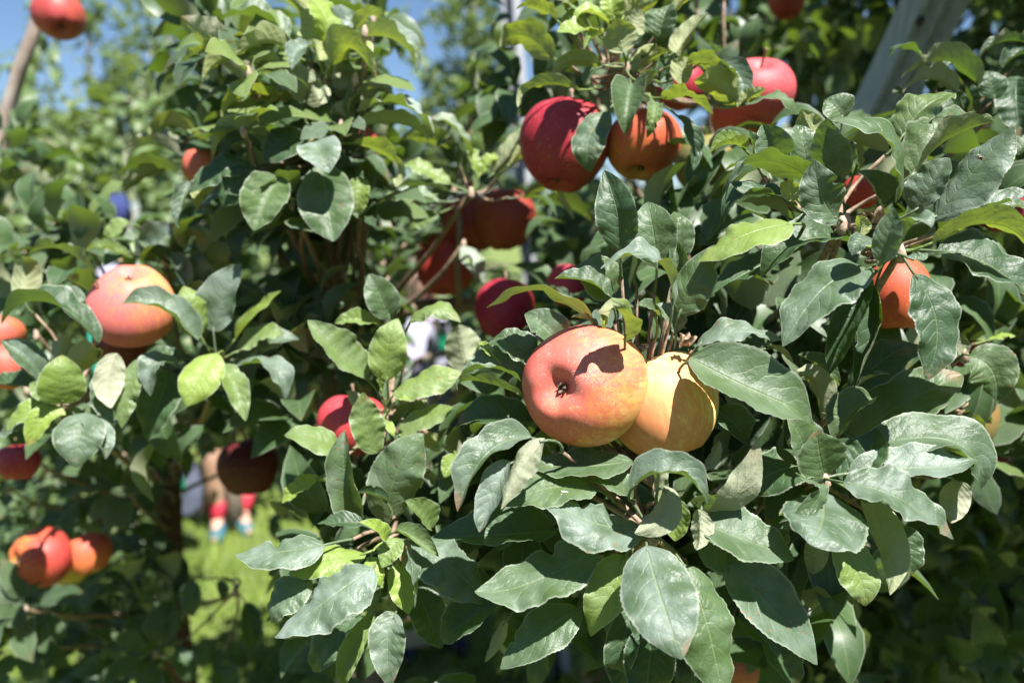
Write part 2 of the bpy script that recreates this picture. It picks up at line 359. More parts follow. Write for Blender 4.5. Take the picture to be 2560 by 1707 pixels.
# ---------------------------------------------------------------- hand-placed foliage
# T tree / F frame of the notes (origin x, y, scale) / N shoot node x y depth / rows: base x y, tip x y, options
#   z = base,tip offset (cm, + farther)  m = midrib point  w = width  n = way the upper face looks (right, up, towards)
LEAVES = '''
T right
F 1720 0 2.8
N 1100 1545 .515
1450 1420 1005 835 z=-1,-2 m=1400,1000 w=400 n=.75,.35,.8 f=32
1060 1270 985 825 z=1,-2 m=1000,1040 w=260 n=-.25,.3,1 f=28 c=s
1330 1500 1200 1190 z=0,-1 w=300 n=0,.6,1 f=25
1050 1545 890 1125 z=-2,-3 m=930,1360 w=310 n=-.2,.4,1 f=24 c=s
1600 1495 1830 1110 z=0,-1 w=290 n=-.3,.3,1 f=28 c=s
1715 1550 2290 895 z=-2,-4 m=2010,1190 w=400 n=-.5,.5,1 f=14 c=s wv=.02
1580 1225 2140 865 z=2,2 m=1810,985 w=440 n=-.1,.9,1 f=22
1500 970 1860 670 z=4,4 w=400 n=-.7,.6,1 f=34 c=b
890 1290 160 1374 z=-1,-2 m=500,1130 w=330 n=-.35,1,-.15 f=24 c=s
760 1400 655 1262 z=-2,-2 w=150 n=0,.3,-1 c=y
450 1115 410 912 z=2,1 w=150 n=.4,.3,1
600 1115 520 875 z=1,0 w=310 n=0,.2,1 c=s
400 1050 148 1065 z=2,1 w=210 n=0,.6,1 c=b
830 1185 760 868 z=1,1 w=240 n=.2,.3,1
920 1035 790 765 z=2,2 w=210 n=-.3,.5,-1 c=y
1090 840 960 695 z=4,4 w=240 n=0,.4,1
760 1460 190 1490 z=3,2 m=460,1360 w=260 n=0,.9,1 c=d
700 1540 390 1430 z=3,2 w=150 n=0,.8,-.5
1180 1190 1120 1010 z=1,-1 m=1180,1050 w=110 n=.5,.3,.5
F 1720 400 2.8
N 1080 445 .505
730 450 85 725 z=-2,-2 m=400,530 w=380 n=.15,.8,1 f=14 c=b
1130 580 485 800 z=1,0 m=800,570 w=330 n=.1,.6,1 c=d
720 665 110 980 z=3,2 m=450,770 w=290 n=0,.7,1 c=d
N 1490 640 .482
1280 770 690 1315 z=-1,-2 m=950,905 w=430 n=-.2,.6,1 f=16 c=s
1270 830 990 1500 z=1,1 m=1120,1150 w=350 n=0,.2,1 c=d
1290 880 1130 1560 z=2,1 m=1310,1200 w=300 n=-.4,.1,1 f=40 c=d
1575 800 1660 1545 z=-1,-2 m=1740,1150 w=340 n=.35,.35,1 f=18 wv=.05 c=d
1715 595 2460 610 z=-1,-2 m=2090,450 w=330 n=.1,.75,-.45 f=15 c=y
1740 640 2430 1010 z=1,0 m=2110,740 w=450 n=0,.6,1 c=d
1900 445 2420 260 z=1,0 w=270 n=-.1,.9,1 c=s
1360 715 1440 335 z=-4,-5 w=200 n=.1,.2,1 f=20 c=s pr=.0012
1490 600 1715 460 z=-4,-6 m=1600,430 w=230 n=.1,.8,.7 c=s
1310 570 1145 655 z=-2,-3 m=1220,570 w=170 n=0,.5,1 c=s
1200 535 1190 382 z=-1,-1 w=130 n=.9,.1,-.7 c=y
1530 680 1675 650 z=-3,-3 m=1610,690 w=95 n=0,.6,1 c=s
2030 440 2420 300 z=3,3 w=200 n=.1,.8,1
1240 790 1350 790 z=0,0 w=70 n=0,.6,1
F 1720 840 2.8
N 1110 455 .53
930 575 740 250 z=1,0 m=900,330 w=200 n=.7,.2,-.8 c=g
1290 440 1002 740 z=-1,-2 m=1140,540 w=320 n=-.3,.4,1 f=20
1130 730 1915 290 z=2,1 m=1560,450 w=500 n=-.1,.6,1 f=10
1140 400 1690 30 z=2,1 w=340 n=-.25,.5,1 c=d
1130 425 1420 255 z=0,-1 w=110 n=0,1,.2
770 130 1060 370 z=2,2 m=960,250 w=180 n=.2,.5,1
N 960 1000 .49
1200 800 2095 1085 z=2,1 m=1840,740 w=430 n=.25,.5,1 f=14
1120 960 2015 915 z=0,-1 m=1600,925 w=360 n=.05,.55,1 f=12 c=s tc=.06
1085 1030 1858 1420 z=-2,-3 m=1480,1140 w=390 n=.2,.5,1 f=14 c=s
940 1090 860 1440 z=-1,-5 m=940,1290 w=600 n=.25,.55,1 f=12 c=s
770 985 650 1345 z=-2,-3 m=920,1110 w=150 n=.8,.3,.5 f=25
960 990 900 660 z=0,-1 m=920,820 w=340 n=0,.4,1 f=26
1040 975 1305 640 z=1,1 m=1240,850 w=340 n=-.3,.4,1 f=22 c=d
800 850 690 560 z=2,1 w=300 n=.1,.4,1
890 915 380 1110 z=1,0 m=640,940 w=350 n=0,.7,1 f=18 c=d
20 1150 490 708 z=-1,-3 m=330,1110 w=240 n=.2,.5,-.9 f=14 c=s
120 930 225 728 z=1,1 w=110 n=.4,.2,-.7
300 920 560 800 z=3,2 w=200 n=0,.8,1 c=d
60 1300 745 1558 z=-1,-2 m=410,1430 w=420 n=.12,.5,1 f=14
70 1210 70 1510 z=-2,-3 w=180 n=.5,.2,-1 c=p
900 1050 560 1330 z=2,2 w=350 n=0,.5,1 c=d
F 1720 1147 2.8
1040 560 1262 1042 z=-1,-2 m=1190,800 w=320 n=.2,.3,1 f=14 c=b
1210 270 1420 948 z=0,-2 m=1420,580 w=230 n=.4,-.1,-1 f=14 c=b
1420 470 1565 815 z=2,1 w=240 n=.3,.3,1
1920 160 1845 445 z=3,3 w=210 n=0,.3,-1 c=p
900 570 870 810 z=4,4 w=200 n=.1,.2,-1 c=d
1200 440 1400 680 z=2,2 w=180 n=.1,.4,1
270 740 905 1437 z=0,-1 m=600,1060 w=460 n=0,.4,1 f=14 wv=.015 c=s
350 1100 740 1620 z=3,3 w=360 n=.1,.4,1 c=d
60 620 690 895 z=1,1 m=380,720 w=320 n=0,.35,1
650 640 560 380 z=3,3 w=150 n=0,.5,1
F 1040 1187 2.868
N 1700 440 .49
1930 640 2190 1620 z=-2,-4 m=2100,1120 w=480 n=.25,.3,1 f=14
1620 375 960 135 z=-1,-2 m=1260,340 w=440 n=0,.5,1 f=22 c=s wv=.05
1780 80 1568 418 z=-2,-3 m=1760,290 w=270 n=.5,0,-1 c=s
1840 150 1855 465 z=0,0 w=230 n=.1,.3,1 c=b
1000 390 118 432 z=2,1 m=600,430 w=420 n=0,.45,1 c=d
1300 530 430 872 z=0,-1 m=860,760 w=460 n=0,.5,1 f=14 tc=.05
1180 960 620 1390 z=1,0 m=900,1130 w=360 n=.1,.5,1 f=16
1480 570 1195 1152 z=0,-1 m=1390,830 w=350 n=.1,.4,1 f=22 c=b
1650 505 1905 1290 z=-3,-8 m=1760,890 w=560 n=-.15,.5,1 f=20 c=s
1550 950 1430 1460 z=4,4 w=260 n=0,.2,1 c=d
1700 1050 1650 1640 z=3,3 w=360 n=0,.2,1 c=d
640 1040 490 1340 z=5,5 w=130 n=.3,.1,-1
570 930 160 1200 z=5,5 w=330 n=0,.3,1 c=d
1450 1180 1560 1560 z=6,6 w=300 n=0,.2,1 c=d
F 1100 760 3.016
690 1000 138 1562 z=-1,-3 m=350,1140 w=340 n=-.25,.45,1 f=16 c=s
520 1175 313 1714 z=-2,-3 m=400,1450 w=290 n=-.2,.4,1 f=20 c=s
790 1010 465 1545 z=-3,-4 m=600,1210 w=280 n=.45,.2,-1 f=20 c=s
1450 1180 688 1195 z=1,0 m=1060,1225 w=360 n=0,.8,1 f=16
1180 1390 480 1527 z=0,-1 m=830,1390 w=380 n=0,.55,1 f=16
1450 1490 1108 1305 z=1,0 w=300 n=.1,.5,1
1430 1395 2055 1492 z=-3,-4 m=1750,1260 w=350 n=.1,.7,1 f=18 c=s
1640 1500 1640 1160 z=0,-1 w=130 n=.4,.2,-1
N 1640 1385 .50
620 690 97 620 z=0,-1 m=280,580 w=200 n=0,.9,-.35 f=18
640 600 150 555 z=1,0 m=380,480 w=300 n=0,.6,1
690 880 110 905 z=2,1 m=400,860 w=340 n=0,.5,1 c=d
720 430 400 240 z=1,1 w=280 n=-.1,.4,1
390 390 290 280 z=0,0 w=90 n=.2,.3,1 c=y
930 330 640 60 z=2,2 w=310 n=0,.25,1
1240 1250 940 1140 z=3,3 w=270 n=0,.5,1 c=d
F 1100 400 3.016
1140 1192 373 1142 z=-1,-2 m=760,985 w=270 n=-.1,1,-.2 f=20 c=s
1290 1040 868 910 z=1,1 w=270 n=0,.7,1
1310 1020 1030 770 z=2,2 w=350 n=-.1,.3,1
1760 1095 1200 790 z=-2,-3 m=1610,745 w=310 n=.45,.75,.5 f=26 c=s
1360 690 1230 72 z=0,0 m=1340,400 w=350 n=-.25,.15,1 f=38 c=d
1640 800 1560 288 z=1,1 m=1610,550 w=360 n=0,.2,1 f=10
1790 760 1785 372 z=2,2 w=240 n=.1,.2,1
1780 935 1760 605 z=1,1 w=210 n=.2,.2,1
1390 1345 1232 1088 z=-3,-6 m=1375,1170 w=250 n=.7,-.35,-.8 f=34 tc=.14 c=y
1640 1170 1485 1085 z=-2,-3 w=140 n=.3,.6,1
1430 1360 1490 1185 z=-1,-1 w=115 n=0,.3,-1 c=y
1230 1260 1225 1125 z=-1,-1 w=80 n=.2,.3,1 c=y
1790 1295 1630 1080 z=1,1 w=210 n=.2,.3,1 c=s
1190 1252 985 1190 z=0,0 w=90 n=0,.8,-.5
1800 1165 2075 640 z=0,-1 m=1920,930 w=310 n=.1,.3,1 f=16
1490 760 1620 700 z=2,2 w=120
F 1720 400 2.8
60 1300 672 1262 z=-1,-2 m=350,1205 w=270 n=0,.85,1 f=16 c=s
550 1300 735 1420 z=1,1 w=100 n=0,.8,-.3
F 1720 840 2.8
15 150 977 578 z=-2,-3 m=480,390 w=540 n=.1,.35,1 f=12 wv=.02
200 520 420 760 z=2,2 w=260 n=0,.3,1 c=d
T right
F 1240 0 2.8
N 910 460 .64
740 240 428 230 z=-1,-3 m=590,210 w=210 n=0,.8,1 c=y
790 170 525 150 z=-1,-2 m=650,90 w=170 n=0,.8,1 c=y
830 150 790 -70 z=0,0 w=180 n=0,.3,1 c=y
890 370 840 132 z=-2,-3 w=230 n=0,.2,-1 c=b
730 250 620 355 z=-2,-3 w=120 n=0,.6,1 c=b
960 230 1000 45 z=-1,-1 w=180 n=0,.2,-1 c=b
1150 270 1218 32 z=-2,-2 w=250 n=-.2,.4,1 f=36
1260 370 1485 105 z=0,0 w=200 n=-.2,.2,-1 c=b
640 200 435 190 z=2,2 w=240 n=0,.4,1 c=b
870 130 1135 10 z=1,1 w=200 n=0,.4,-1 c=y
430 150 138 50 z=1,1 w=170 n=.1,.8,-.3 c=b
400 420 0 300 z=1,1 m=200,250 w=240 n=0,.5,-1 c=b wv=.06
590 640 130 745 z=-1,-1 m=300,600 w=160 n=0,.8,-.5 c=b
740 470 380 500 z=0,0 m=560,420 w=150 n=0,.5,-1 c=b
690 480 620 600 z=0,0 w=90 n=0,.5,1
950 590 903 932 z=-3,-5 w=390 n=0,.3,1 f=34
790 785 670 1205 z=-3,-4 m=650,980 w=240 n=-.2,.2,1 f=18
1110 715 1065 965 z=-3,-4 w=140 n=.2,.2,1 c=b
1270 810 1375 1195 z=-3,-3 m=1370,990 w=160 n=.5,.1,1 c=d
1170 700 1535 792 z=-3,-5 m=1330,670 w=180 n=0,.8,-.5 c=y
1690 720 1385 555 z=-3,-3 w=280 n=0,.4,-1 c=y wv=.05
1260 570 1365 405 z=-2,-2 w=180 n=0,.3,-1 c=y
1340 440 1635 592 z=-2,-3 m=1500,450 w=200 n=.1,.7,-.6 c=b
1560 430 1710 740 z=-3,-4 m=1700,560 w=220 n=.3,.4,1 c=s
1690 755 1885 628 z=-4,-5 w=120 n=0,.6,-1 c=y
1740 745 2125 765 z=-4,-5 m=1950,680 w=250 n=0,.8,.6
960 520 1225 358 z=0,0 w=150 n=0,.5,-1 c=y
1180 590 1205 345 z=1,1 w=160 c=d
960 440 1125 310 z=0,0 w=160 n=0,.2,-1 c=b
600 80 380 -40 z=2,2 w=200 c=b
700 100 640 -80 z=1,1 w=170 n=0,.3,1 c=b
480 60 620 -40 z=1,1 w=150 n=0,.6,-1 c=y
1240 80 1420 -40 z=1,1 w=130 n=0,.5,-1 c=y
1000 600 1130 500 z=-1,-1 w=110 n=0,.4,-1 c=b
540 530 440 590 z=1,1 w=90 c=d
1090 560 1240 640 z=1,1 w=150 c=d
F 1720 0 2.8
N 2085 845 .66
1690 480 1395 405 z=0,-1 m=1540,330 w=210 n=-.1,.7,.8 c=d
2040 590 1488 545 z=-1,-2 m=1800,430 w=240 n=-.1,.85,-.3 f=24 c=d
1700 640 1890 420 z=1,1 w=180 n=.1,.7,1 c=d
1880 650 1485 640 z=0,-1 m=1700,560 w=200 n=-.1,.8,-.6 c=s
1500 650 1428 650 z=0,0 w=80
2420 330 2015 388 z=0,0 m=2230,290 w=150 n=0,.9,.4 c=d
2150 700 2090 490 z=-1,-1 w=190 n=.2,.3,1 c=d
2200 480 2420 380 z=0,0 w=160 n=-.1,.7,1 c=d
2270 700 2420 560 z=-1,-1 w=260 n=-.2,.4,1 c=d
2300 560 2330 960 z=-1,-2 w=260 n=-.2,.2,1 c=d
1990 800 1930 580 z=2,2 w=140 c=d
1890 820 1800 640 z=2,2 w=180 c=d
2310 1085 2420 950 z=-1,-1 w=150 n=0,.5,1
F 2080 640 2.8
N 930 690 .62
960 700 1150 1015 z=-2,-3 m=1120,800 w=330 n=-.1,.25,1 f=24
860 690 905 540 z=0,0 w=150 n=.3,.2,-1 c=d
780 1100 1075 1285 z=-1,-2 m=950,1130 w=160 n=.1,.8,-.3 c=b
1100 590 1300 545 z=4,4 w=90 n=0,.8,.5 c=y
T middle
F 420 0 2.45
N 945 480 .70
410 290 78 105 z=-1,-2 m=230,225 w=240 n=.1,.4,-1 f=14 c=p
740 230 308 95 z=0,-1 m=540,110 w=260 n=.1,.9,1 c=g
430 345 90 385 z=0,-1 m=250,310 w=140 n=0,1,-.35 c=p
700 420 188 476 z=-1,-2 m=420,365 w=210 n=0,.75,-.7 c=y
730 300 420 358 z=-2,-3 m=570,270 w=210 n=0,.75,-.6 c=y wv=.08
720 290 402 222 z=-1,-2 m=560,225 w=130 n=0,.8,.4 c=y wv=.05
930 270 690 -30 z=0,0 m=870,90 w=280 n=-.3,.3,-1 c=y
960 270 830 -40 z=-1,-1 m=960,100 w=260 n=.5,.3,.9 c=y
880 290 762 432 z=-2,-4 m=790,320 w=150 n=0,.6,1 c=s
930 370 885 240 z=-2,-2 w=160 n=0,.3,-1 c=y
980 220 1155 75 z=0,0 w=170 n=0,.3,1 c=s
1130 190 1338 182 z=0,-1 m=1250,100 w=130 n=0,.8,-.5 c=y
960 295 1225 345 z=-1,-2 m=1090,205 w=170 n=0,.8,-.4 c=y
1000 400 1275 492 z=-2,-4 m=1120,300 w=270 n=.1,.7,-.7 c=y wv=.05
1160 240 1545 435 z=-1,-2 m=1390,250 w=250 n=.1,.9,.5 c=p
930 490 740 560 z=-1,-2 w=210 n=0,.2,-1
720 440 640 550 z=-1,-2 w=100 n=0,.5,1 c=s
710 620 298 700 z=-1,-2 m=480,560 w=190 n=0,.9,-.5 c=y
670 690 410 692 z=1,1 w=140 c=d
380 540 162 675 z=2,2 w=140 n=0,.7,.7 c=d
970 500 1305 418 z=1,1 w=190 n=0,.3,-1
1200 640 1375 600 z=1,1 m=1290,540 w=150 n=0,.6,-1 c=s
1160 690 1645 805 z=-1,-2 m=1430,650 w=230 n=.1,.75,.35 c=p
1170 780 1620 840 z=0,0 m=1400,760 w=180 n=.1,.7,-.8 c=y
1000 660 1145 775 z=0,0 w=160 n=.1,.3,-1
940 640 840 440 z=-1,-1 w=190 n=0,.2,-1
1010 560 1250 500 z=1,1 w=200 n=0,.2,-1 c=d
N 880 850 .69
840 820 590 995 z=-1,-2 w=240 n=0,.4,1 c=d
680 740 378 795 z=0,0 m=520,690 w=130 c=d
600 850 238 945 z=0,-1 m=420,800 w=180 n=0,.7,-.7 c=b
560 930 298 992 z=0,-1 m=430,890 w=160 c=d
500 1030 145 1185 z=-1,-2 m=330,1040 w=210 n=0,.5,1 c=d
530 1030 325 1265 z=-1,-2 w=230 n=.1,.4,1 c=d
680 1090 530 1415 z=-2,-4 m=590,1240 w=310 n=0,.3,1 f=34
900 870 985 1058 z=-3,-5 w=250 n=-.2,.5,1 c=s
940 1010 1018 1482 z=-1,-3 m=980,1260 w=330 n=-.2,.3,1 f=20 c=g
1180 1090 1160 1335 z=0,0 w=160 c=b
1140 880 1395 1145 z=-1,-3 m=1370,960 w=200 n=.3,.6,-.7 c=b
620 1250 790 1225 z=0,0 w=90 n=0,.6,-1 c=y
130 1110 55 1402 z=0,-1 w=140 n=-.2,.3,1 c=s
300 1090 150 1275 z=0,-1 w=120 n=0,.5,-1 c=y
820 700 700 640 z=0,0 w=110 n=0,.5,1
900 900 700 800 z=2,2 w=200 c=d
900 950 1080 1010 z=2,2 w=200 c=d
600 1180 640 1400 z=1,1 w=150 c=b
820 1100 800 1380 z=2,2 w=200 c=d
1000 1000 1200 1120 z=1,1 w=180 c=d
F 0 0 2.703
N 1440 1040 .86
1420 1000 990 892 z=0,-1 m=1180,850 w=200 n=0,.85,-.4 c=y
1220 1060 815 1105 z=0,-1 m=1000,985 w=180 n=0,.85,-.4 c=s
1370 1030 1065 1005 z=1,0 m=1190,955 w=120 n=0,.8,.3 c=p
1200 1170 795 1185 z=0,-1 m=1000,1100 w=190 n=0,.85,-.5 c=s
1180 1110 800 1290 z=1,1 m=980,1180 w=170 n=0,.6,-1 c=b
1250 1010 900 960 z=2,1 w=150 n=0,.7,-.8 c=s
F 940 0 2.703
N 640 1300 .77
640 1060 355 785 z=0,-1 m=530,870 w=180 n=.1,.7,.5 c=p
510 990 185 940 z=1,0 w=180 n=0,.5,-1 c=b
700 1190 860 1030 z=0,0 w=110 n=-.3,.5,1 c=y
690 1190 600 1030 z=0,0 w=110 n=.3,.5,1 c=y
780 1185 995 845 z=0,-1 m=900,1040 w=200 n=-.3,.2,-1 c=b
900 1130 1020 1000 z=1,1 w=150 n=-.2,.4,-1 c=y
430 1370 125 1300 z=-1,-2 m=280,1310 w=130 n=0,.8,1 c=p
500 1300 100 1265 z=0,-1 w=100 n=0,.8,.6 c=s
500 1245 165 1100 z=0,0 w=170 n=.1,.5,1 c=b
1000 1330 1310 1485 z=0,-1 m=1190,1275 w=160 n=.1,.8,-.4 c=p
560 980 390 1020 z=0,-1 w=120 n=0,.7,.6 c=s
600 1080 700 1010 z=1,1 w=100 n=0,.5,1 c=b
420 1450 220 1560 z=0,-1 w=150 n=0,.5,1 c=b
300 1380 60 1420 z=0,0 w=160 n=0,.5,-1 c=b
F 640 760 2.903
N 940 820 .63
815 545 385 108 z=0,-2 m=590,350 w=340 n=-.05,.5,1 f=12 c=b
910 160 562 128 z=1,0 m=740,120 w=170 n=0,.5,1 c=b
950 560 1010 100 z=-1,-2 m=960,330 w=300 n=0,.3,1 f=10 c=b
990 648 1497 500 z=-1,-2 m=1240,560 w=250 n=0,.5,1 f=12 c=b
1030 975 1432 748 z=-1,-2 m=1230,860 w=250 n=-.1,.5,1 f=14 c=b
880 1080 775 640 z=-4,-5 m=800,860 w=260 n=.1,.2,1 f=12 c=b
640 1090 198 930 z=-3,-4 m=420,970 w=240 n=0,.55,1 f=14 c=b
720 1570 640 915 z=-5,-7 m=650,1250 w=350 n=-.2,.25,1 f=18 c=r
960 1600 1205 935 z=-5,-7 m=1010,1250 w=430 n=.1,.2,1 f=14 c=r
470 1265 195 1445 z=-1,-2 w=160 n=0,.5,1 c=y
1110 135 1482 138 z=-1,-2 m=1300,25 w=200 n=0,.7,1 f=12 c=b
970 100 820 -220 z=1,0 w=240 n=-.1,.3,1 c=g
1010 860 1150 720 z=1,1 w=130 n=0,.3,1 c=b
1340 1060 1195 955 z=0,0 w=150 n=0,.3,-1 c=y
1480 1120 1365 1255 z=0,-1 w=170 n=0,.4,1 c=y
1360 1050 1640 1010 z=2,2 w=120 n=0,.6,-1 c=b
920 640 922 462 z=-1,-2 m=890,550 w=60 n=.5,.3,1 c=y
930 850 1003 958 z=-2,-3 w=70 n=.2,.3,1 c=y
1150 840 1240 690 z=1,1 w=120 n=0,.4,1 c=b
1550 490 1470 150 z=5,5 w=330 n=0,.2,-1 c=g
1000 720 1120 690 z=-2,-3 w=60 n=0,.6,1 c=y
720 760 660 620 z=2,2 w=130 n=0,.6,-1
F 560 1187 3.015
N 1240 505 .545
760 530 92 622 z=-2,-3 m=430,580 w=310 n=0,.5,1 f=14 c=s
1070 600 468 742 z=-1,-2 m=760,650 w=270 n=0,.5,1 f=12 c=y
660 780 292 1105 z=-1,-2 w=340 n=-.1,.5,1 c=s
1130 700 408 1238 z=-3,-5 m=810,920 w=450 n=-.1,.5,1 f=14 c=s tc=.04
1220 545 1045 335 z=-2,-4 w=170 n=.2,.4,1 c=y
1080 620 1195 835 z=-2,-3 w=150 n=-.2,.4,1 c=y
1330 480 1195 695 z=-2,-3 w=180 n=-.1,.5,1 c=b
1330 650 1392 1042 z=0,-1 w=210 n=-.2,.3,1 f=18 c=y
1360 490 1430 1000 z=-1,-3 m=1420,720 w=130 n=.9,.1,.4 f=20 c=s
1290 415 1620 610 z=-1,-2 w=230 n=0,.5,1 c=b
1560 400 1370 190 z=0,-1 w=280 n=0,.4,1 c=b
1400 490 1990 960 z=0,-1 m=1700,690 w=440 n=.1,.4,1 f=14 c=s
1050 370 712 385 z=1,1 w=170 c=d
1310 1050 1265 1620 z=-1,-2 m=1235,1260 w=300 n=-.1,.3,1 f=20 c=s
1130 1040 885 1620 z=0,-1 m=960,1350 w=190 n=.2,.3,1 f=18 c=b
1440 850 1620 1295 z=4,4 w=290 c=d
1030 1050 640 1490 z=5,5 w=290 n=0,.3,1 c=d
1190 860 1070 1000 z=1,1 w=110 n=0,.4,1 c=b
1280 700 1180 920 z=2,2 w=200 c=d
1240 200 1000 130 z=2,2 w=150 c=d
T left
F 0 540 2.8
N 1530 1010 .70
1390 870 868 633 z=-3,-5 m=1130,640 w=290 n=-.1,.6,1 f=18 c=s
1400 850 1270 478 z=-2,-3 w=260 n=.1,.4,1 f=16 c=b
1490 805 1690 330 z=-1,-2 m=1560,560 w=300 n=-.1,.3,1 f=12 c=s
1650 860 1978 538 z=0,-1 m=1800,680 w=140 n=-.5,.4,1 c=y
1650 955 1978 805 z=0,-1 m=1830,840 w=190 n=0,.5,1 c=b
1700 1000 2085 830 z=1,1 w=250 n=0,.5,1 c=s
1640 1060 2025 1285 z=-1,-3 m=1890,1055 w=220 n=.1,.8,.7 c=s
1530 1055 1720 1435 z=-2,-4 m=1640,1200 w=200 n=.2,.4,1 c=b
1520 960 1308 1335 z=-3,-5 m=1400,1140 w=280 n=-.1,.4,1 f=20 c=y
1260 1065 1040 1255 z=-2,-4 m=1080,1040 w=210 n=-.2,.7,.8 c=s
1270 1000 1030 960 z=0,0 w=120 c=d
1180 1080 1000 1580 z=0,-1 m=1110,1330 w=290 n=-.1,.15,1 c=d
1560 960 1480 1180 z=2,2 w=180 c=d
N 400 1350 .68
820 960 770 1350 z=-2,-3 m=760,1150 w=190 n=-.3,.1,-1 c=p
980 1000 850 1485 z=-1,-2 m=890,1240 w=180 n=-.2,.3,1 c=b
690 1100 795 1455 z=-1,-2 m=710,1300 w=140 n=.4,.3,1 c=s
690 890 -30 690 z=-2,-3 m=350,610 w=310 n=0,.8,.6 f=24 c=d
670 425 213 285 z=2,1 m=430,235 w=230 n=0,.8,-.25 f=20 c=g
150 570 180 258 z=2,2 w=230 n=.2,.2,-1 c=b
600 590 318 570 z=1,1 w=160 n=0,.3,1 c=s
400 1005 440 815 z=-1,-2 w=130 n=.2,.2,-1 c=s
480 1100 692 890 z=-1,-2 w=210 n=0,.2,-1 c=b
440 1315 430 965 z=-2,-3 w=310 n=0,.35,1 f=10 c=y
390 1330 215 1175 z=-2,-2 w=160 n=.1,.5,1 c=b
290 1125 10 885 z=-1,-2 w=230 n=0,.4,1 c=s
260 1205 -70 1180 z=1,1 w=170 c=d
390 1365 30 1505 z=-1,-2 m=210,1390 w=230 n=0,.7,1 c=b
460 1390 195 1610 z=-2,-3 m=300,1440 w=210 n=0,.5,1 c=y
350 1380 -40 1560 z=0,-1 m=170,1480 w=120 n=0,.7,1 c=s
540 1330 640 1570 z=0,-1 w=170 n=.1,.4,1 c=g
F 0 1000 2.2175
480 70 420 375 z=-3,-5 w=270 n=-.1,.6,1 c=s
480 110 598 322 z=-2,-4 w=160 n=.3,.3,1 c=s
230 30 150 250 z=-1,-2 w=90 n=.2,.4,1 c=y
F 0 1000 2.2175
N 1300 1060 .98
1365 1120 1402 1385 z=0,0 w=160 n=.1,.2,1 c=d
1060 995 1070 1195 z=2,2 w=110 n=-.2,.2,1 c=d
1200 1480 1290 1640 z=2,2 w=170 n=.1,.3,1 c=d
1210 1000 1230 1110 z=3,3 w=80 n=.3,.3,1 c=d
980 1380 1060 1560 z=4,4 w=130 n=.1,.3,1 c=d
F 0 540 2.8
N 1150 300 .80
1300 490 1158 250 z=0,0 w=210 c=s
1000 315 1290 75 z=0,-1 w=260 n=-.2,.35,1 c=s
900 290 585 215 z=0,-1 w=140 n=0,.6,1 c=b
960 180 740 180 z=1,1 w=130 n=0,.6,1 c=s
900 40 730 180 z=1,1 w=140 n=0,.5,1 c=b
1380 480 1380 250 z=1,0 w=200 c=s
1250 100 1340 0 z=1,1 w=90 c=b
1450 250 1400 80 z=1,1 w=160 n=0,.5,-1 c=b
1560 180 1500 340 z=1,1 w=170 n=0,.4,1 c=b
1060 320 950 120 z=1,1 w=180 n=0,.5,1 c=b
'''
def parse_leaves():
    fx = fy = 0.0; fs = 1.0; tree = None; node = None; out = []
    for ln in LEAVES.strip().splitlines():
        q = ln.split()
        if q[0] == 'T': tree = q[1]
        elif q[0] == 'F': fx, fy, fs = map(float, q[1:4])
        elif q[0] == 'N':
            x, y, d = map(float, q[1:4])
            node = dict(tree=tree, px=fx + x / fs, py=fy + y / fs, d=d, leaves=[]); out.append(node)
        else:
            b = [float(v) for v in q[:4]]
            r = dict(b=(fx + b[0] / fs, fy + b[1] / fs), t=(fx + b[2] / fs, fy + b[3] / fs), z=(0, 0), m=None,
                     w=math.hypot(b[2] - b[0], b[3] - b[1]) * 0.6 / fs, n=(0, .5, 1), f=29, c='g', wv=.036, tc=None, pr=.0009)
            for o in q[4:]:
                k, v = o.split('=')
                if k == 'z': r['z'] = tuple(float(a) for a in v.split(','))
                elif k == 'm':
                    a = [float(c) for c in v.split(',')]; r['m'] = (fx + a[0] / fs, fy + a[1] / fs)
                elif k == 'n': r['n'] = tuple(float(a) for a in v.split(','))
                elif k == 'w': r['w'] = float(v) / fs
                elif k == 'c': r['c'] = v
                else: r[k] = float(v)
            node['leaves'].append(r)
    return out
# ---------------------------------------------------------------- ground, grass
def ground_material():
    m, nt, bs, out = mat_new('orchard_turf')
    b = NB(nt); tc = b.n('ShaderNodeTexCoord'); ob = tc.outputs['Object']
    a = b.noise(ob, 3.0, 5.0, 0.6); c = b.noise(ob, 60.0, 3.0, 0.6)
    col = b.mix(b.ss(a, 0.35, 0.65), (0.09, 0.145, 0.02), (0.15, 0.20, 0.04))
    col = b.mix(b.ss(c, 0.5, 0.75), col, (0.19, 0.16, 0.09))
    nt.links.new(col, bs.inputs['Base Color']); bs.inputs['Roughness'].default_value = 0.9
    bu = b.n('ShaderNodeBump'); bu.inputs['Distance'].default_value = 0.02
    nt.links.new(c, bu.inputs['Height']); nt.links.new(bu.outputs[0], bs.inputs['Normal'])
    return m
rg = random.Random(5)
nx = 44
gx = np.concatenate([-np.geomspace(250, 6, 14), np.linspace(-5, 5, 16), np.geomspace(6, 250, 14)])
gy = np.concatenate([-np.geomspace(250, 3, 12), np.linspace(-2, 9, 20), np.geomspace(10, 250, 12)])
GV = [(x, y, 0.012 * math.sin(x * 2.1 + y) + 0.012 * math.cos(y * 1.7 - x)) for y in gy for x in gx]
GF = [(j * nx + i, j * nx + i + 1, (j + 1) * nx + i + 1, (j + 1) * nx + i) for j in range(len(gy) - 1) for i in range(nx - 1)]
tag(link('ground', mesh_from('ground', GV, GF), ground_material()), kind='structure')
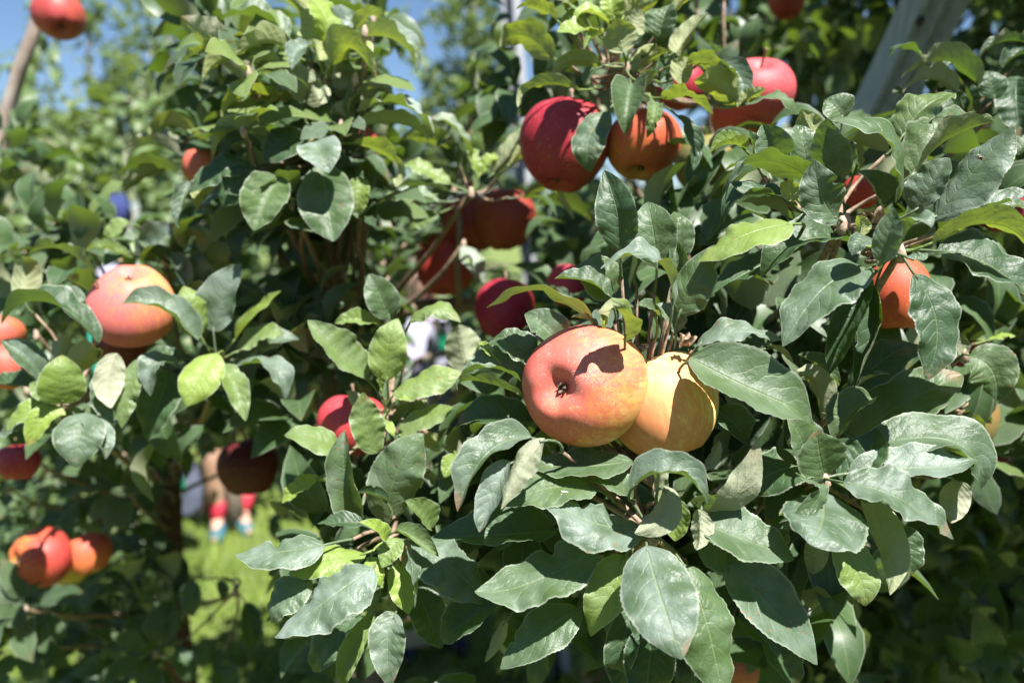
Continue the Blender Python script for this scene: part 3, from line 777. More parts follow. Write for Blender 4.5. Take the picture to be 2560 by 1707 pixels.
def grass():
    r = np.random.default_rng(3); n = 52000
    y = 1.3 + 6.5 * r.random(n) ** 1.5; x = (r.random(n) - 0.5) * (1.6 + y * 1.25)
    h = 0.025 + 0.05 * r.random(n); a = r.random(n) * 6.283; w = 0.0035 + 0.003 * r.random(n)
    lx = r.normal(0, 0.35, n) * h; ly = r.normal(0, 0.35, n) * h
    V = np.zeros((n, 3, 3))
    z0 = 0.012 * np.sin(x * 2.1 + y) + 0.012 * np.cos(y * 1.7 - x) - 0.004
    V[:, 0] = np.stack([x - w * np.cos(a), y - w * np.sin(a), z0], 1)
    V[:, 1] = np.stack([x + w * np.cos(a), y + w * np.sin(a), z0], 1)
    V[:, 2] = np.stack([x + lx, y + ly, z0 + h], 1)
    me = bpy.data.meshes.new('grass')
    me.vertices.add(3 * n); me.vertices.foreach_set('co', V.ravel())
    me.loops.add(3 * n); me.loops.foreach_set('vertex_index', np.arange(3 * n, dtype=np.int32))
    me.polygons.add(n); me.polygons.foreach_set('loop_start', np.arange(0, 3 * n, 3, dtype=np.int32))
    me.update(calc_edges=True)
    m, nt, bs, out = mat_new('grass_blade'); b = NB(nt)
    geo = b.n('ShaderNodeNewGeometry')
    nt.links.new(b.mix(geo.outputs['Random Per Island'], (0.13, 0.22, 0.014), (0.25, 0.34, 0.045)), bs.inputs['Base Color'])
    bs.inputs['Roughness'].default_value = 0.55
    tr = b.n('ShaderNodeBsdfTranslucent'); tr.inputs[0].default_value = (0.2, 0.3, 0.04, 1)
    mx = b.n('ShaderNodeMixShader'); mx.inputs[0].default_value = 0.3
    nt.links.new(bs.outputs[0], mx.inputs[1]); nt.links.new(tr.outputs[0], mx.inputs[2]); nt.links.new(mx.outputs[0], out.inputs[0])
    tag(link('grass', me, m), kind='stuff')
grass()

# ---------------------------------------------------------------- background trees (crowns read as one mass)
TV = []; TU = []; TF = []
TROWS = [(0, .03), (.10, .50), (.28, .88), (.48, 1.0), (.68, .86), (.86, .48), (1, .02)]
for i, (t, hw) in enumerate(TROWS):
    z = 0.20 * math.sin(math.pi * t) - 0.10 * t * t
    for s in (-1, 0, 1):
        TV.append((t, s * hw * 0.26, z + abs(s) * hw * 0.10)); TU.append((t, 0.5 + 0.5 * s))
for i in range(len(TROWS) - 1):
    for j in range(2):
        q = i * 3 + j
        TF.append((q, q + 3, q + 4, q + 1))
TV = np.array(TV); TU = np.array(TU); TF = np.array(TF)
# sight lines kept free by the trees themselves (photograph pixels): the alley with grass and walkers
GAPS = [(1200, 705, 1330, 850), (1110, 480, 1330, 690), (560, 1090, 685, 1245), (800, 985, 985, 1110), (230, 660, 420, 860), (2375, 850, 2500, 990), (1375, 670, 1460, 725), (35, 1325, 275, 1460), (1310, 260, 1700, 470), (1800, 160, 1980, 330),
        (1262, -60, 1325, 240), (2280, -80, 2420, 110), (2215, 60, 2370, 220), (2150, 180, 2340, 320), (2185, 650, 2295, 830), (1700, 180, 1990, 345),
        (455, 1130, 690, 1345), (455, 1340, 720, 1650), (1005, 690, 1150, 1085), (1000, 1520, 1265, 1707), (262, 480, 362, 590)]
SKYG = [(85, 90, 262, 285), (968, 0, 1040, 300)]
def proj(p):
    q = np.asarray(p) - np.array(CAM)
    d = q @ np.array(FWD)
    return 1280 + FPX * (q @ np.array(RIGHT)) / d, 853.5 - FPX * (q @ np.array(UPV)) / d, d
def sunny(p):
    """the canopy stays open where the sun reaches the alley: True if the shadow of p would land there"""
    p = np.atleast_2d(np.asarray(p)); g = p - np.array(SUN_DIR) * (p[:, 2:3] / SUN_DIR.z)
    px, py, d = proj(g)
    hit = (px > 440) & (px < 760) & (py > 1215) & (py < 1600) & (p[:, 2] > .15)
    s = np.array(SUN_DIR)
    for x, y, dd, rad in ((110, 1372, 1.0, .07), (328, 730, .70, .06), (740, 170, .68, .13), (900, 330, .68, .10), (1262, 760, .80, .05)):
        v = p - np.array(P(x, y, dd)); k = v @ s
        hit |= (k > .04) & (np.linalg.norm(v - k[:, None] * s, axis=1) < rad)
    return hit
def leaf_cloud(name, centers, outward, per, size, seed, parent, gaps=(), keep=0.0):
    """rosettes of leaves at the centres, joined into one mesh"""
    r = np.random.default_rng(seed)
    n = len(centers) * per
    c = np.repeat(centers, per, 0); o = np.repeat(outward, per, 0)
    dirs = r.normal(size=(n, 3)); dirs += o * 0.75 + np.array([0, 0, 0.15]); dirs /= np.linalg.norm(dirs, axis=1)[:, None]
    up = np.array([0, -0.25, 0.9]) + r.normal(0, 0.42, (n, 3))
    N = up - dirs * (up * dirs).sum(1)[:, None]; N /= np.linalg.norm(N, axis=1)[:, None]
    S = np.cross(N, dirs)
    L = size * (0.7 + 0.6 * r.random(n))
    base = c + dirs * 0.012 + r.normal(0, 0.012, (n, 3))
    mid = base + dirs * (L * 0.5)[:, None]
    px, py, d = proj(mid)
    ok = d > 0.05
    for (x0, y0, x1, y1) in gaps:
        inside = (px > x0) & (px < x1) & (py > y0) & (py < y1)
        ok &= ~(inside & (r.random(n) > (keep if (x0, y0, x1, y1) in GAPS else max(keep, .22))))
    ok &= ~(sunny(mid) & (r.random(n) < .9))
    dirs, N, S, L, base = dirs[ok], N[ok], S[ok], L[ok], base[ok]; n = len(L)
    V = base[:, None, :] + L[:, None, None] * (TV[None, :, 0:1] * dirs[:, None] + TV[None, :, 1:2] * S[:, None] + TV[None, :, 2:3] * N[:, None])
    nv = len(TV); F = (TF[None] + (np.arange(n) * nv)[:, None, None]).reshape(-1, 4)
    me = bpy.data.meshes.new(name)
    me.vertices.add(n * nv); me.vertices.foreach_set('co', V.ravel().astype(np.float32))
    me.loops.add(F.size); me.loops.foreach_set('vertex_index', F.ravel().astype(np.int32))
    me.polygons.add(len(F)); me.polygons.foreach_set('loop_start', np.arange(0, F.size, 4, dtype=np.int32))
    me.polygons.foreach_set('use_smooth', np.ones(len(F), dtype=bool))
    me.update(calc_edges=True)
    uvl = me.uv_layers.new(name='UVMap')
    uvl.data.foreach_set('uv', np.tile(TU[TF.ravel()], (n, 1)).ravel().astype(np.float32))
    ob = link(name, me, M_CROWN, parent)
    ob.color = (0.16, 0.08, 0, 1)
    return tag(ob, kind='stuff')
def crown_tree(px, d, zc, rad, K, size, seed, label, lean=0.0, per=7, gaps=GAPS + SKYG, trunk_r=0.04, keep=0.0, bark=M_BARK, group=None, low=0.25):
    r = np.random.default_rng(seed); rr = random.Random(seed)
    g = P(px, 853.5, d); x0, y0 = g.x, g.y
    t = thing('apple_tree', (x0, y0, 0), label, 'tree', group)
    rx, ry, rz = rad
    top = zc + rz * 0.9
    tv = [Vector((lean * (k / 8) ** 2 + rr.uniform(-.015, .015), rr.uniform(-.015, .015), top * k / 8)) for k in range(9)]
    V, F = tube(tv, [trunk_r * (1.35 - 0.35 * min(1, k)) * (1 - 0.8 * k / 8) for k in range(9)], 10)
    link('trunk', mesh_from('trunk', V, F), bark, t)
    cen = r.normal(size=(K, 3)); cen /= np.linalg.norm(cen, axis=1)[:, None]
    rho = r.random(K) ** 0.5
    # limbs make the outline uneven: clusters gather round a dozen of them
    nl = 13; limb = r.normal(size=(nl, 3)); limb /= np.linalg.norm(limb, axis=1)[:, None]; ll = 0.65 + 0.5 * r.random(nl)
    w = np.clip((cen @ limb.T), 0, 1) ** 3 @ ll / np.maximum((np.clip((cen @ limb.T), 0, 1) ** 3).sum(1), 1e-3)
    out = cen.copy()
    cen = cen * (rho * (0.55 + 0.55 * w) * (0.8 + 0.4 * r.random(K)))[:, None] * np.array([rx, ry, rz]) + np.array([lean * 0.5, 0, zc])
    ok = cen[:, 2] > low
    cen, out = cen[ok], out[ok]
    leafs = leaf_cloud('foliage', cen + np.array([x0, y0, 0]), out, per, size, seed + 1, t, gaps, keep)
    if group == FAR or seed == 16: leafs.color = (.34, .14, 0, 1)
    leafs.data.transform(Matrix.Translation((-x0, -y0, 0)))
    for k in range(nl):
        h = 0.35 * top + 0.55 * top * k / nl
        e = Vector(limb[k] * np.array([rx, ry, rz]) * 0.7 * ll[k]) + Vector((lean * 0.5, 0, zc))
        s = Vector((lean * (h / top) ** 2, 0, min(h, e.z)))
        V, F = tube(bez(s, (s + e) / 2 + Vector((0, 0, 0.05)), e, 6, 0.012, rr), [trunk_r * 0.38 * (1 - 0.75 * i / 6) for i in range(7)], 6)
        link('limb', mesh_from('limb', V, F), bark, t)
    return t
FAR = 'apple trees in the row beyond the alley'
crown_tree(-170, 6.6, 1.75, (.62, .6, 1.30), 900, .078, 11, 'sunlit tree at the far left end of the distant row', group=FAR)
crown_tree(120, 7.4, 1.35, (.75, .6, 1.0), 900, .078, 23, 'distant low tree under the patch of blue sky at the left', group=FAR)
crown_tree(270, 6.2, 1.75, (.50, .5, 1.40), 800, .078, 24, 'distant tree between the blue sky patch and the upper left shoot', group=FAR)
crown_tree(470, 6.9, 1.80, (.62, .6, 1.45), 1000, .078, 12, 'distant green tree rising behind the upper left leafy shoot', group=FAR)
crown_tree(790, 6.5, 1.75, (.50, .5, 1.30), 900, .078, 13, 'distant tree hidden behind the tall upper left shoot', group=FAR)
crown_tree(1190, 5.6, 1.85, (.50, .5, 1.35), 800, .075, 14, 'distant sparse tree left of the thin metal pole with blue sky through it', group=FAR)
crown_tree(1560, 6.2, 1.80, (.62, .6, 1.4), 800, .078, 15, 'distant tree right of the thin metal pole behind the red apples', group=FAR)
crown_tree(90, 2.75, .95, (.52, .45, .92), 900, .075, 16, 'blurred sunlit tree at the left edge below the blue sky', trunk_r=.035)
crown_tree(560, 3.6, 1.0, (.55, .5, .95), 380, .075, 17, 'blurred shaded tree standing above the red socked walker')
crown_tree(1960, 2.1, 1.70, (.62, .5, 1.0), 620, .078, 18, 'dark blurred tree left of the leaning grooved post', keep=.1)
crown_tree(2620, 1.75, 1.20, (.45, .45, 1.15), 560, .078, 19, 'deeply shaded tree at the right edge behind the grooved post')
crown_tree(2180, 1.55, .72, (.55, .38, .55), 520, .075, 20, 'dark low tree in the shade at the lower right corner')
crown_tree(1500, 1.9, 1.0, (.42, .4, .55), 380, .075, 21, 'shaded tree close behind the pair of big orange and yellow apples')
crown_tree(930, 2.0, 1.05, (.40, .35, .42), 300, .075, 22, 'shaded tree in the middle behind the round leaved spray')

crown_tree(4330, .62, 1.5, (.34, .30, .66), 480, .075, 25, 'unseen tree added beyond the right edge to shade the lower right')  # out-of-view crown added to shade the lower right interior
SKY_BLOCK = 'unseen trees added behind the viewer to cut sky light'
for k, bx in enumerate((-2.6, -1.3, 0.0, 1.25, 2.5)):  # unseen trees added behind the camera to cut the sky fill
    bt = crown_tree(1280, 1.0, 1.25, (.78, .5, 1.15), 420, .085, 40 + k, 'unseen tree added behind the viewer to cut sky light, ' + ('leftmost', 'second from the left', 'middle one', 'second from the right', 'rightmost')[k], gaps=(), group=SKY_BLOCK)
    bt.location = (bx, -2.3, 0)
# ---------------------------------------------------------------- the three trees of the near row
TREES = {}
def near_tree(key, px, d, top, label, r0, lean=(0, 0), bark=M_BARK):
    g = P(px, 853.5, d)
    base = Vector((g.x, g.y, 0))
    t = thing('apple_tree', base, label, 'tree')
    rr = random.Random(len(key) + int(px))
    pts = [Vector((lean[0] * (k / 9) + rr.uniform(-.008, .008), lean[1] * (k / 9) + rr.uniform(-.008, .008), top * k / 9 - (0.03 if k == 0 else 0))) for k in range(10)]
    V, F = tube(pts, [r0 * (1.3 if k == 0 else 1.0) * (1 - 0.55 * k / 9) for k in range(10)], 14)
    tr = link('trunk', mesh_from('trunk', V, F), bark, t)
    TREES[key] = dict(root=t, base=base, pts=[base + p for p in pts], n=0)
    return t
near_tree('right', 1830, 1.00, 1.25, 'nearest tree filling the right half with sharp silvery green leaves', .034)
near_tree('middle', 830, 1.05, 1.30, 'tree with the tall leafy shoot at upper left and the round leaved spray', .030)
near_tree('left', 392, 1.42, 1.0, 'tree at the left edge whose brown trunk stands on the grass', .044, bark=simple('brown_bark', (0.06, 0.028, 0.016), (0.12, 0.06, 0.035), 60, .85, bump=.002, stretch=(1, 1, .4)))
def trunk_at(T, z):
    pts = T['pts']
    for a, b in zip(pts, pts[1:]):
        if a.z <= z <= b.z: return a.lerp(b, (z - a.z) / (b.z - a.z))
    return pts[-1] if z > pts[-1].z else pts[1]
def make_branch(T, node, r1=0.0022, r0=0.006, seed=0, via=None):
    rr = random.Random(seed)
    h = trunk_at(T, node.z - 0.10 - 0.25 * (node - trunk_at(T, node.z)).length)
    mid = via if via is not None else (h + node) / 2 + Vector((rr.uniform(-.02, .02), .03, -0.03))
    pts = bez(h, mid, node, 9, 0.004, rr)
    V, F = tube([p - T['base'] for p in pts], [r0 + (r1 - r0) * (k / 9) for k in range(10)], 7)
    br = link('branch', mesh_from('branch', V, F), M_TWIG, T['root'])
    # knobbly spur where the leaves spring
    V, F = tube([node - T['base'] + Vector((0, 0, -.007 + .004 * k)) + Vector((rr.uniform(-1, 1), rr.uniform(-1, 1), 0)) * .0008 for k in range(4)],
                [r1 * .9, r1 * 1.6, r1 * 1.35, r1 * .6], 7)
    link('spur', mesh_from('spur', V, F), M_SPUR, br)
    return br
rl = random.Random(77)
FXV = np.array(RIGHT), np.array(UPV)
NODES = parse_leaves()
for ni, nd in enumerate(NODES):
    T = TREES[nd['tree']]
    node = P(nd['px'], nd['py'], nd['d'])
    br = make_branch(T, node, seed=ni)
    nd['pos'] = node
    for lf in nd['leaves']:
        db, dt = nd['d'] + lf['z'][0] / 100, nd['d'] + lf['z'][1] / 100
        B, E = P(*lf['b'], db), P(*lf['t'], dt)
        tov = (CAM - (B + E) / 2).normalized()
        lf['n'] = (lf['n'][0], lf['n'][1] * 1.35 + .15, lf['n'][2] * .8) if lf['n'][2] > 0 else ((lf['n'][0], lf['n'][1] * 1.3, lf['n'][2] * .5) if lf['n'][1] > .28 else lf['n'])
        n = (RIGHT * lf['n'][0] + UPV * lf['n'][1] + tov * lf['n'][2]).normalized()
        Ln = (E - B).length
        arch = rl.uniform(0.06, 0.17) * Ln
        if lf['m']:
            M0 = P(*lf['m'], (db + dt) / 2) + tov * (0.6 * arch)
        else:
            ax = (E - B).normalized(); np_ = (n - ax * n.dot(ax)).normalized()
            M0 = (B + E) / 2 + np_ * arch
        wid = (1.05 if lf['n'][2] > 0 else 1.08) * lf['w'] / FPX * (db + dt) / 2
        pet = node if (B - node).length > 0.004 else None
        if (B - node).length > 0.030:                                       # leaf on a side twig running back to the spur
            pet = B + (node - B).normalized() * 0.016 + FWD * 0.012
            V, F = tube(bez(pet - T['base'], (pet + node) / 2 + FWD * .03 - T['base'], node + FWD * .006 - T['base'], 5), [.0012, .0014, .0016, .0018, .002, .0022], 5)
            link('twig', mesh_from('twig', V, F), M_TWIG, br)
        V, F, UV = leaf_geo(B, M0, E, n, wid, fold=lf['f'] + rl.uniform(-4, 12), cup=rl.choice((rl.uniform(-55, 10), rl.uniform(-40, 45))), twist=rl.choice((rl.uniform(-15, 15), rl.uniform(-42, 42))), wave=lf['wv'] * rl.uniform(.7, 1.3),
                            tc=lf['tc'] if lf['tc'] is not None else rl.uniform(-.16, .07), rnd=rl, pet=pet, pr=lf['pr'])
        o = link('leaf', mesh_from('leaf', V, F, uv=UV), M_LEAF, br, B - T['base'])
        c = TINT[lf['c']]
        o.color = (min(1, c[0] * rl.uniform(.6, 1.5)), min(1, c[1] * rl.uniform(.6, 1.3)), c[2] if c[2] else (rl.uniform(.4, .8) if rl.random() < .12 else 0), 1)
        T['n'] += 1

# protos for the leaves further in: unit length along +X, upper face +Z
PROTO = []
rp = random.Random(4)
for k in range(12):
    V, F, UV = leaf_geo((0, 0, 0), (.5, 0, rp.uniform(.03, .14)), (1, 0, rp.uniform(-.1, .05)), (0, 0, 1), rp.uniform(.5, .62), fold=rp.uniform(10, 28),
                        cup=rp.uniform(-30, 10), twist=rp.uniform(-22, 22), wave=rp.uniform(.02, .045), tc=rp.uniform(-.14, .05), rnd=rp, nu=14, nv=3,
                        pet=(-.28, 0, -.04), pr=.012)
    me = mesh_from('leaf', V, F, uv=UV); me.materials.append(M_LEAF); PROTO.append(me)
def fill(key, box, dr, spurs, seed, per=8, size=(.042, .068), tint='g', gaps=GAPS, out=(0, -.35, .35)):
    T = TREES[key]; rr = random.Random(seed)
    done = tries = 0
    while done < spurs and tries < spurs * 12:
        tries += 1
        px, py, d = rr.uniform(box[0], box[2]), rr.uniform(box[1], box[3]), rr.uniform(*dr)
        if any(x0 - 30 < px < x1 + 30 and y0 - 30 < py < y1 + 30 for x0, y0, x1, y1 in gaps): continue
        node = P(px, py, d)
        axis = (Vector(out) + Vector((rr.uniform(-.6, .6), rr.uniform(-.5, .3), rr.uniform(-.2, .5)))).normalized()
        br = make_branch(T, node, r1=.002, r0=.0045, seed=seed * 100 + done)
        a1 = axis.orthogonal().normalized(); a2 = axis.cross(a1)
        for k in range(per):
            if T['n'] >= 300: break
            th = k * 2.4 + rr.uniform(-.3, .3); up = rr.uniform(.05, .9)
            dr_ = (axis * up + (a1 * math.cos(th) + a2 * math.sin(th))).normalized() + Vector((0, 0, -.15)); dr_.normalize()
            L = rr.uniform(*size)
            B = node + dr_ * (.28 * L)
            qx, qy, _ = proj(B + dr_ * L * .6)
            if any(x0 < qx < x1 and y0 < qy < y1 for x0, y0, x1, y1 in gaps): continue
            if sunny(B + dr_ * L * .6)[0]: continue
            up_ = Vector((rr.gauss(0, .35), -.45 + rr.gauss(0, .35), .9))
            N = (up_ - dr_ * up_.dot(dr_)).normalized(); S = N.cross(dr_)
            o = link('leaf', PROTO[rr.randrange(12)], None, br)
            mw = Matrix((dr_, S, N)).transposed().to_4x4() @ Matrix.Diagonal((L, L, L, 1))
            mw.translation = B - T['base']
            o.matrix_basis = mw
            c = TINT[tint if rr.random() < .6 else rr.choice('gbds')]
            o.color = (min(1, c[0] * rr.uniform(.6, 1.4)), min(1, c[1] * rr.uniform(.25, .8)), 0, 1)
            T['n'] += 1
        done += 1
fill('middle', (520, 30, 940, 330), (.66, .73), 5, 51, size=(.034, .054), tint='b', out=(0, -.15, .8))
fill('middle', (480, 380, 900, 600), (.68, .76), 3, 52, size=(.036, .056), out=(0, -.3, .4))
fill('right', (1180, 560, 1760, 820), (.62, .80), 3, 1)
fill('right', (1150, 980, 2050, 1560), (.58, .75), 6, 2)
fill('right', (1700, 420, 2500, 1150), (.58, .80), 7, 3)
fill('right', (1250, -40, 1950, 260), (.74, .95), 4, 4, tint='b')
fill('middle', (560, 120, 960, 620), (.80, 1.0), 7, 5, tint='d')
fill('middle', (500, 40, 950, 560), (.73, .80), 5, 15, tint='b')
fill('middle', (900, 420, 1260, 1000), (.92, 1.15), 5, 6)
fill('middle', (640, 1330, 1250, 1700), (.64, .85), 4, 7, tint='d')
fill('middle', (620, 640, 960, 1180), (.80, 1.1), 5, 8, tint='d')
fill('left', (0, 560, 640, 1080), (.85, 1.2), 10, 9)
fill('left', (0, 1060, 430, 1330), (.95, 1.35), 8, 10)
fill('left', (0, 1330, 400, 1707), (1.0, 1.4), 8, 11)
fill('left', (380, 980, 720, 1150), (1.1, 1.5), 4, 12, tint='d')
def inner(key, boxes, seed, per=7):
    """the leaves past the first 300 of a tree: one part of it"""
    T = TREES[key]; r = np.random.default_rng(seed); C = []
    for box, dr, k in boxes:
        for _ in range(k):
            C.append(P(r.uniform(box[0], box[2]), r.uniform(box[1], box[3]), r.uniform(*dr)))
    C = np.array(C)
    o = leaf_cloud('inner_foliage', C, np.tile(np.array([[0, .25, .2]]), (len(C), 1)), per, .052, seed, T['root'], GAPS)
    o.data.transform(Matrix.Translation(-T['base']))
    o.color = (.08, .08, 0, 1)  # tinted dark so the gaps between front leaves look shaded
inner('right', [((2420, -120, 2640, 330), (1.25, 1.6), 40), ((2020, -60, 2250, 140), (1.5, 1.9), 16), ((1180, 960, 2100, 1600), (.61, .76), 60), ((1650, 330, 2520, 1150), (.62, .80), 64), ((1250, -60, 1900, 330), (.82, 1.0), 24), ((1250, 500, 2560, 1250), (.78, 1.15), 70), ((1550, 1150, 2600, 1900), (.85, 1.3), 60), ((1250, -900, 2900, -150), (.80, 1.3), 150), ((1900, -900, 3600, -120), (.85, 1.35), 130), ((2200, 200, 2700, 900), (.8, 1.2), 34)], 31)  # boxes above the frame: unseen canopy, added and thickened to shade the interior
inner('middle', [((500, 60, 940, 600), (.82, 1.0), 44), ((700, 1250, 1250, 1680), (.66, .82), 26), ((660, 760, 1020, 1180), (.76, .95), 20), ((480, 0, 1000, 640), (.95, 1.3), 40), ((640, 640, 1250, 1300), (1.1, 1.5), 34), ((850, 1250, 1300, 1800), (.85, 1.2), 16)], 32)
inner('left', [((290, 1330, 465, 1690), (1.2, 1.37), 18), ((-80, 330, 100, 520), (1.0, 1.2), 6), ((0, 600, 620, 1080), (.78, 1.0), 30), ((-80, 560, 640, 1130), (1.15, 1.6), 50), ((-100, 1130, 400, 1800), (1.3, 1.75), 60)], 33)

# dead pale leaf, dried blossom ends and thin stems
# ---------------------------------------------------------------- apples
def apple_mesh(Rm, elong=1.0, seed=0, taper=0.10, nu=40, nv=26):
    r = random.Random(seed); ph = [r.uniform(0, 6.28) for _ in range(3)]; lean = (r.uniform(-.05, .05), r.uniform(-.05, .05))
    V, F = [], []
    for i in range(nv + 1):
        th = math.pi * i / nv
        for j in range(nu):
            a = 2 * math.pi * j / nu
            s, c = max(0.0, math.sin(th)), math.cos(th)
            rho = Rm * (s ** 0.92) * (1 + taper * c * 0.9) * (1 + .024 * math.cos(2 * a + ph[0]) + .016 * math.cos(3 * a + ph[1]) + .012 * math.cos(5 * a + ph[2]) * (0.5 - 0.5 * c))
            z = Rm * 0.90 * elong * c
            q = rho / Rm
            if c > 0: z -= Rm * 0.36 * math.exp(-(q / 0.30) ** 2)
            else:
                z += Rm * 0.30 * math.exp(-(q / 0.26) ** 2)
                z -= Rm * 0.035 * (0.5 + 0.5 * math.cos(5 * a + ph[2])) * math.exp(-((q - .45) / .2) ** 2)
            V.append((rho * math.cos(a) + lean[0] * (z / Rm) * Rm, rho * math.sin(a) + lean[1] * z, z * (1 + .03 * math.cos(a + ph[0]))))
    for i in range(nv):
        for j in range(nu):
            j2 = (j + 1) % nu
            F.append((i * nu + j, (i + 1) * nu + j, (i + 1) * nu + j2, i * nu + j2))
    return mesh_from('body', V, F)
YEL, GRN, ORG = (0.66, 0.42, 0.10), (0.17, 0.16, 0.04), (0.60, 0.24, 0.06)  # GRN is darkened to stand in for shade
RED, CRM, PNK = (0.46, 0.055, 0.035), (0.33, 0.018, 0.035), (0.48, 0.07, 0.08)
APL = 0
def apple(px, py, d, rpx, cal, ground, blush, bdir, amount, label, elong=1.0, dust=.25, marks=0, group=None, stem_to=None, hide=False):
    global APL
    APL += 1
    Rm = rpx / FPX * d
    pos = P(px, py, d)
    tov = (CAM - pos).normalized()
    zc = (RIGHT * cal[0] + UPV * cal[1] + tov * cal[2]).normalized()        # way the calyx looks
    bd = RIGHT * bdir[0] + UPV * bdir[1] + tov * bdir[2]
    rot = (-zc).to_track_quat('Z', 'Y')
    t = thing('apple', pos, label, 'apple', group)
    t.rotation_euler = rot.to_euler()
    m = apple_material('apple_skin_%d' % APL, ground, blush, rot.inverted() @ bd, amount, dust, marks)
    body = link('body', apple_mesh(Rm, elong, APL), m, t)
    zt, zb = Rm * .90 * elong - Rm * .36, -Rm * .90 * elong + Rm * .30
    e = Vector((.12 * Rm, .05 * Rm, zt + Rm * .62))
    if stem_to is not None: 
        e = rot.inverted() @ (stem_to - pos)
    V, F = tube(bez((0, 0, zt - .03 * Rm), Vector((0, 0, zt)) * .5 + e * .5 + Vector((0, 0, .08 * Rm)), e, 6), [.05 * Rm, .038 * Rm, .034 * Rm, .034 * Rm, .036 * Rm, .042 * Rm, .055 * Rm], 7)
    link('stem', mesh_from('stem', V, F), M_TWIG, t)
    V, F = [], []
    for k in range(5):                                                      # the five dried sepals
        a = 2 * math.pi * k / 5 + .3
        ca, sa = math.cos(a), math.sin(a); q = len(V); w = .05 * Rm
        for rr_, z, ww in ((.02, .005, w), (.06, -.08, w * .8), (.085, -.13, w * .4), (.05, -.165, w * .12)):
            V += [(ca * rr_ * Rm - sa * ww, sa * rr_ * Rm + ca * ww, zb + z * Rm), (ca * rr_ * Rm + sa * ww, sa * rr_ * Rm - ca * ww, zb + z * Rm)]
        for i in range(3): F.append((q + 2 * i, q + 2 * i + 1, q + 2 * i + 3, q + 2 * i + 2))
    link('calyx', mesh_from('calyx', V, F), M_CALYX, t)
    return t
main_node = P(1100 + 1600 / 3.016, 760 + 330 / 3.016, .505)
apple(1457, 963, .500, 156, (-.46, -.06, .86), (0.74, 0.40, 0.12), (0.58, 0.12, 0.09), (-.85, .45, .25), .55, 'big orange-red apple with its blossom end facing out', elong=1.0, dust=.5, marks=.25)
apple(1660, 1016, .522, 143, (.42, -.86, .12), (0.84, 0.62, 0.27), (0.68, 0.25, 0.10), (-.25, -.35, .9), .22, 'big yellow apple with an orange cheek behind the orange-red one', elong=1.03, dust=.15, stem_to=main_node)
apple(1412, 362, .700, 116, (-.2, -.9, .1), (0.38, 0.10, 0.03), CRM, (-.5, .6, .4), .62, 'large dark crimson apple at the top left of the hanging row of three', elong=1.1, dust=.1)
apple(1608, 362, .690, 95, (-.1, -.9, .25), (0.48, 0.24, 0.05), (0.46, 0.08, 0.035), (.2, .5, .6), .40, 'round orange and yellow apple hanging between the dark crimson one and the olive one', dust=.08)
apple(1770, 415, .76, 84, (.1, -1, 0), GRN, (0.40, 0.16, 0.05), (.6, .2, .4), -.25, 'dull olive green apple in the shade right of the orange one')
apple(1893, 232, .740, 92, (-.1, -.75, -.45), (0.52, 0.14, 0.08), PNK, (.2, .6, .5), .55, 'pink apple with a dimple lit from above at the upper right', dust=.1)
apple(1862, 292, .755, 84, (-.1, -.9, .2), (0.46, 0.16, 0.04), RED, (0, .5, .5), .40, 'red apple in shade just below the pink dimpled one')
apple(1700, 218, .80, 62, (0, -.9, .2), (0.40, 0.12, 0.04), CRM, (0, .5, .5), .55, 'dark red apple mostly covered by yellow leaves left of the pink one')
apple(328, 763, .735, 107, (-.08, .78, .52), (0.74, 0.34, 0.13), (0.56, 0.13, 0.13), (-.85, -.45, .3), .62, 'pink and orange apple with upturned blossom end at the left', dust=.12)
apple(300, 872, .80, 64, (0, -.9, .2), (0.22, 0.07, 0.03), (.16, .03, .02), (0, .3, .6), .35, 'shaded brownish red apple peeping out under the pink and orange one')  # deeper shade is put into these skin colours
apple(12, 918, .76, 62, (-.3, -.8, .3), (0.58, 0.22, 0.08), (0.50, 0.09, 0.06), (0, .4, .6), .35, 'salmon red apple cut by the left edge, lower of two')
apple(4, 835, .80, 52, (-.3, -.8, .3), (0.60, 0.26, 0.09), (0.52, 0.10, 0.07), (0, .4, .6), .3, 'salmon red apple cut by the left edge, upper of two')
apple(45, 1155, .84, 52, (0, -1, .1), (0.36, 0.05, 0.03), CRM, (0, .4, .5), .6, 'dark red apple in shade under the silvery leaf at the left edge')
apple(103, 1392, 1.04, 76, (-.72, -.12, .62), (0.66, 0.28, 0.07), (0.46, 0.05, 0.04), (.9, .1, .2), .50, 'orange-red apple of the low left pair, its blossom end facing left', dust=.05)
apple(222, 1384, 1.09, 56, (.3, -.8, .2), (0.62, 0.26, 0.07), (0.50, 0.09, 0.05), (0, .6, .5), .35, 'smaller orange apple of the low left pair', dust=.05)
apple(172, 1420, 1.12, 46, (0, -.9, .2), (0.60, 0.42, 0.10), (0.5, 0.2, 0.06), (0, .5, .5), -.2, 'small yellow apple wedged below the low left pair')
apple(620, 1166, 1.06, 76, (.1, -.95, .1), (0.13, 0.02, 0.012), (0.08, 0.007, 0.008), (-.2, .4, .5), .6, 'very dark red apple in shade above the bare legs', elong=1.1, dust=.03)  # skin darkened to stand in for the shade it hangs in
apple(880, 1062, .715, 88, (-.1, -.9, .2), (0.52, 0.13, 0.05), (0.50, 0.045, 0.06), (-.3, .6, .5), .55, 'bright crimson apple behind the middle spray of leaves', dust=.05)
apple(1262, 775, .84, 74, (-.1, -.95, .2), (0.40, 0.05, 0.03), (0.36, 0.018, 0.045), (-.4, .4, .5), .65, 'crimson apple behind the arched leaf left of centre', elong=1.18, dust=.05)
apple(1418, 715, .80, 56, (-.6, -.5, .2), (0.5, 0.08, 0.06), (0.48, 0.045, 0.08), (0, .5, .5), .6, 'pinkish crimson apple peeking over leaves above the arched leaf', dust=.05)
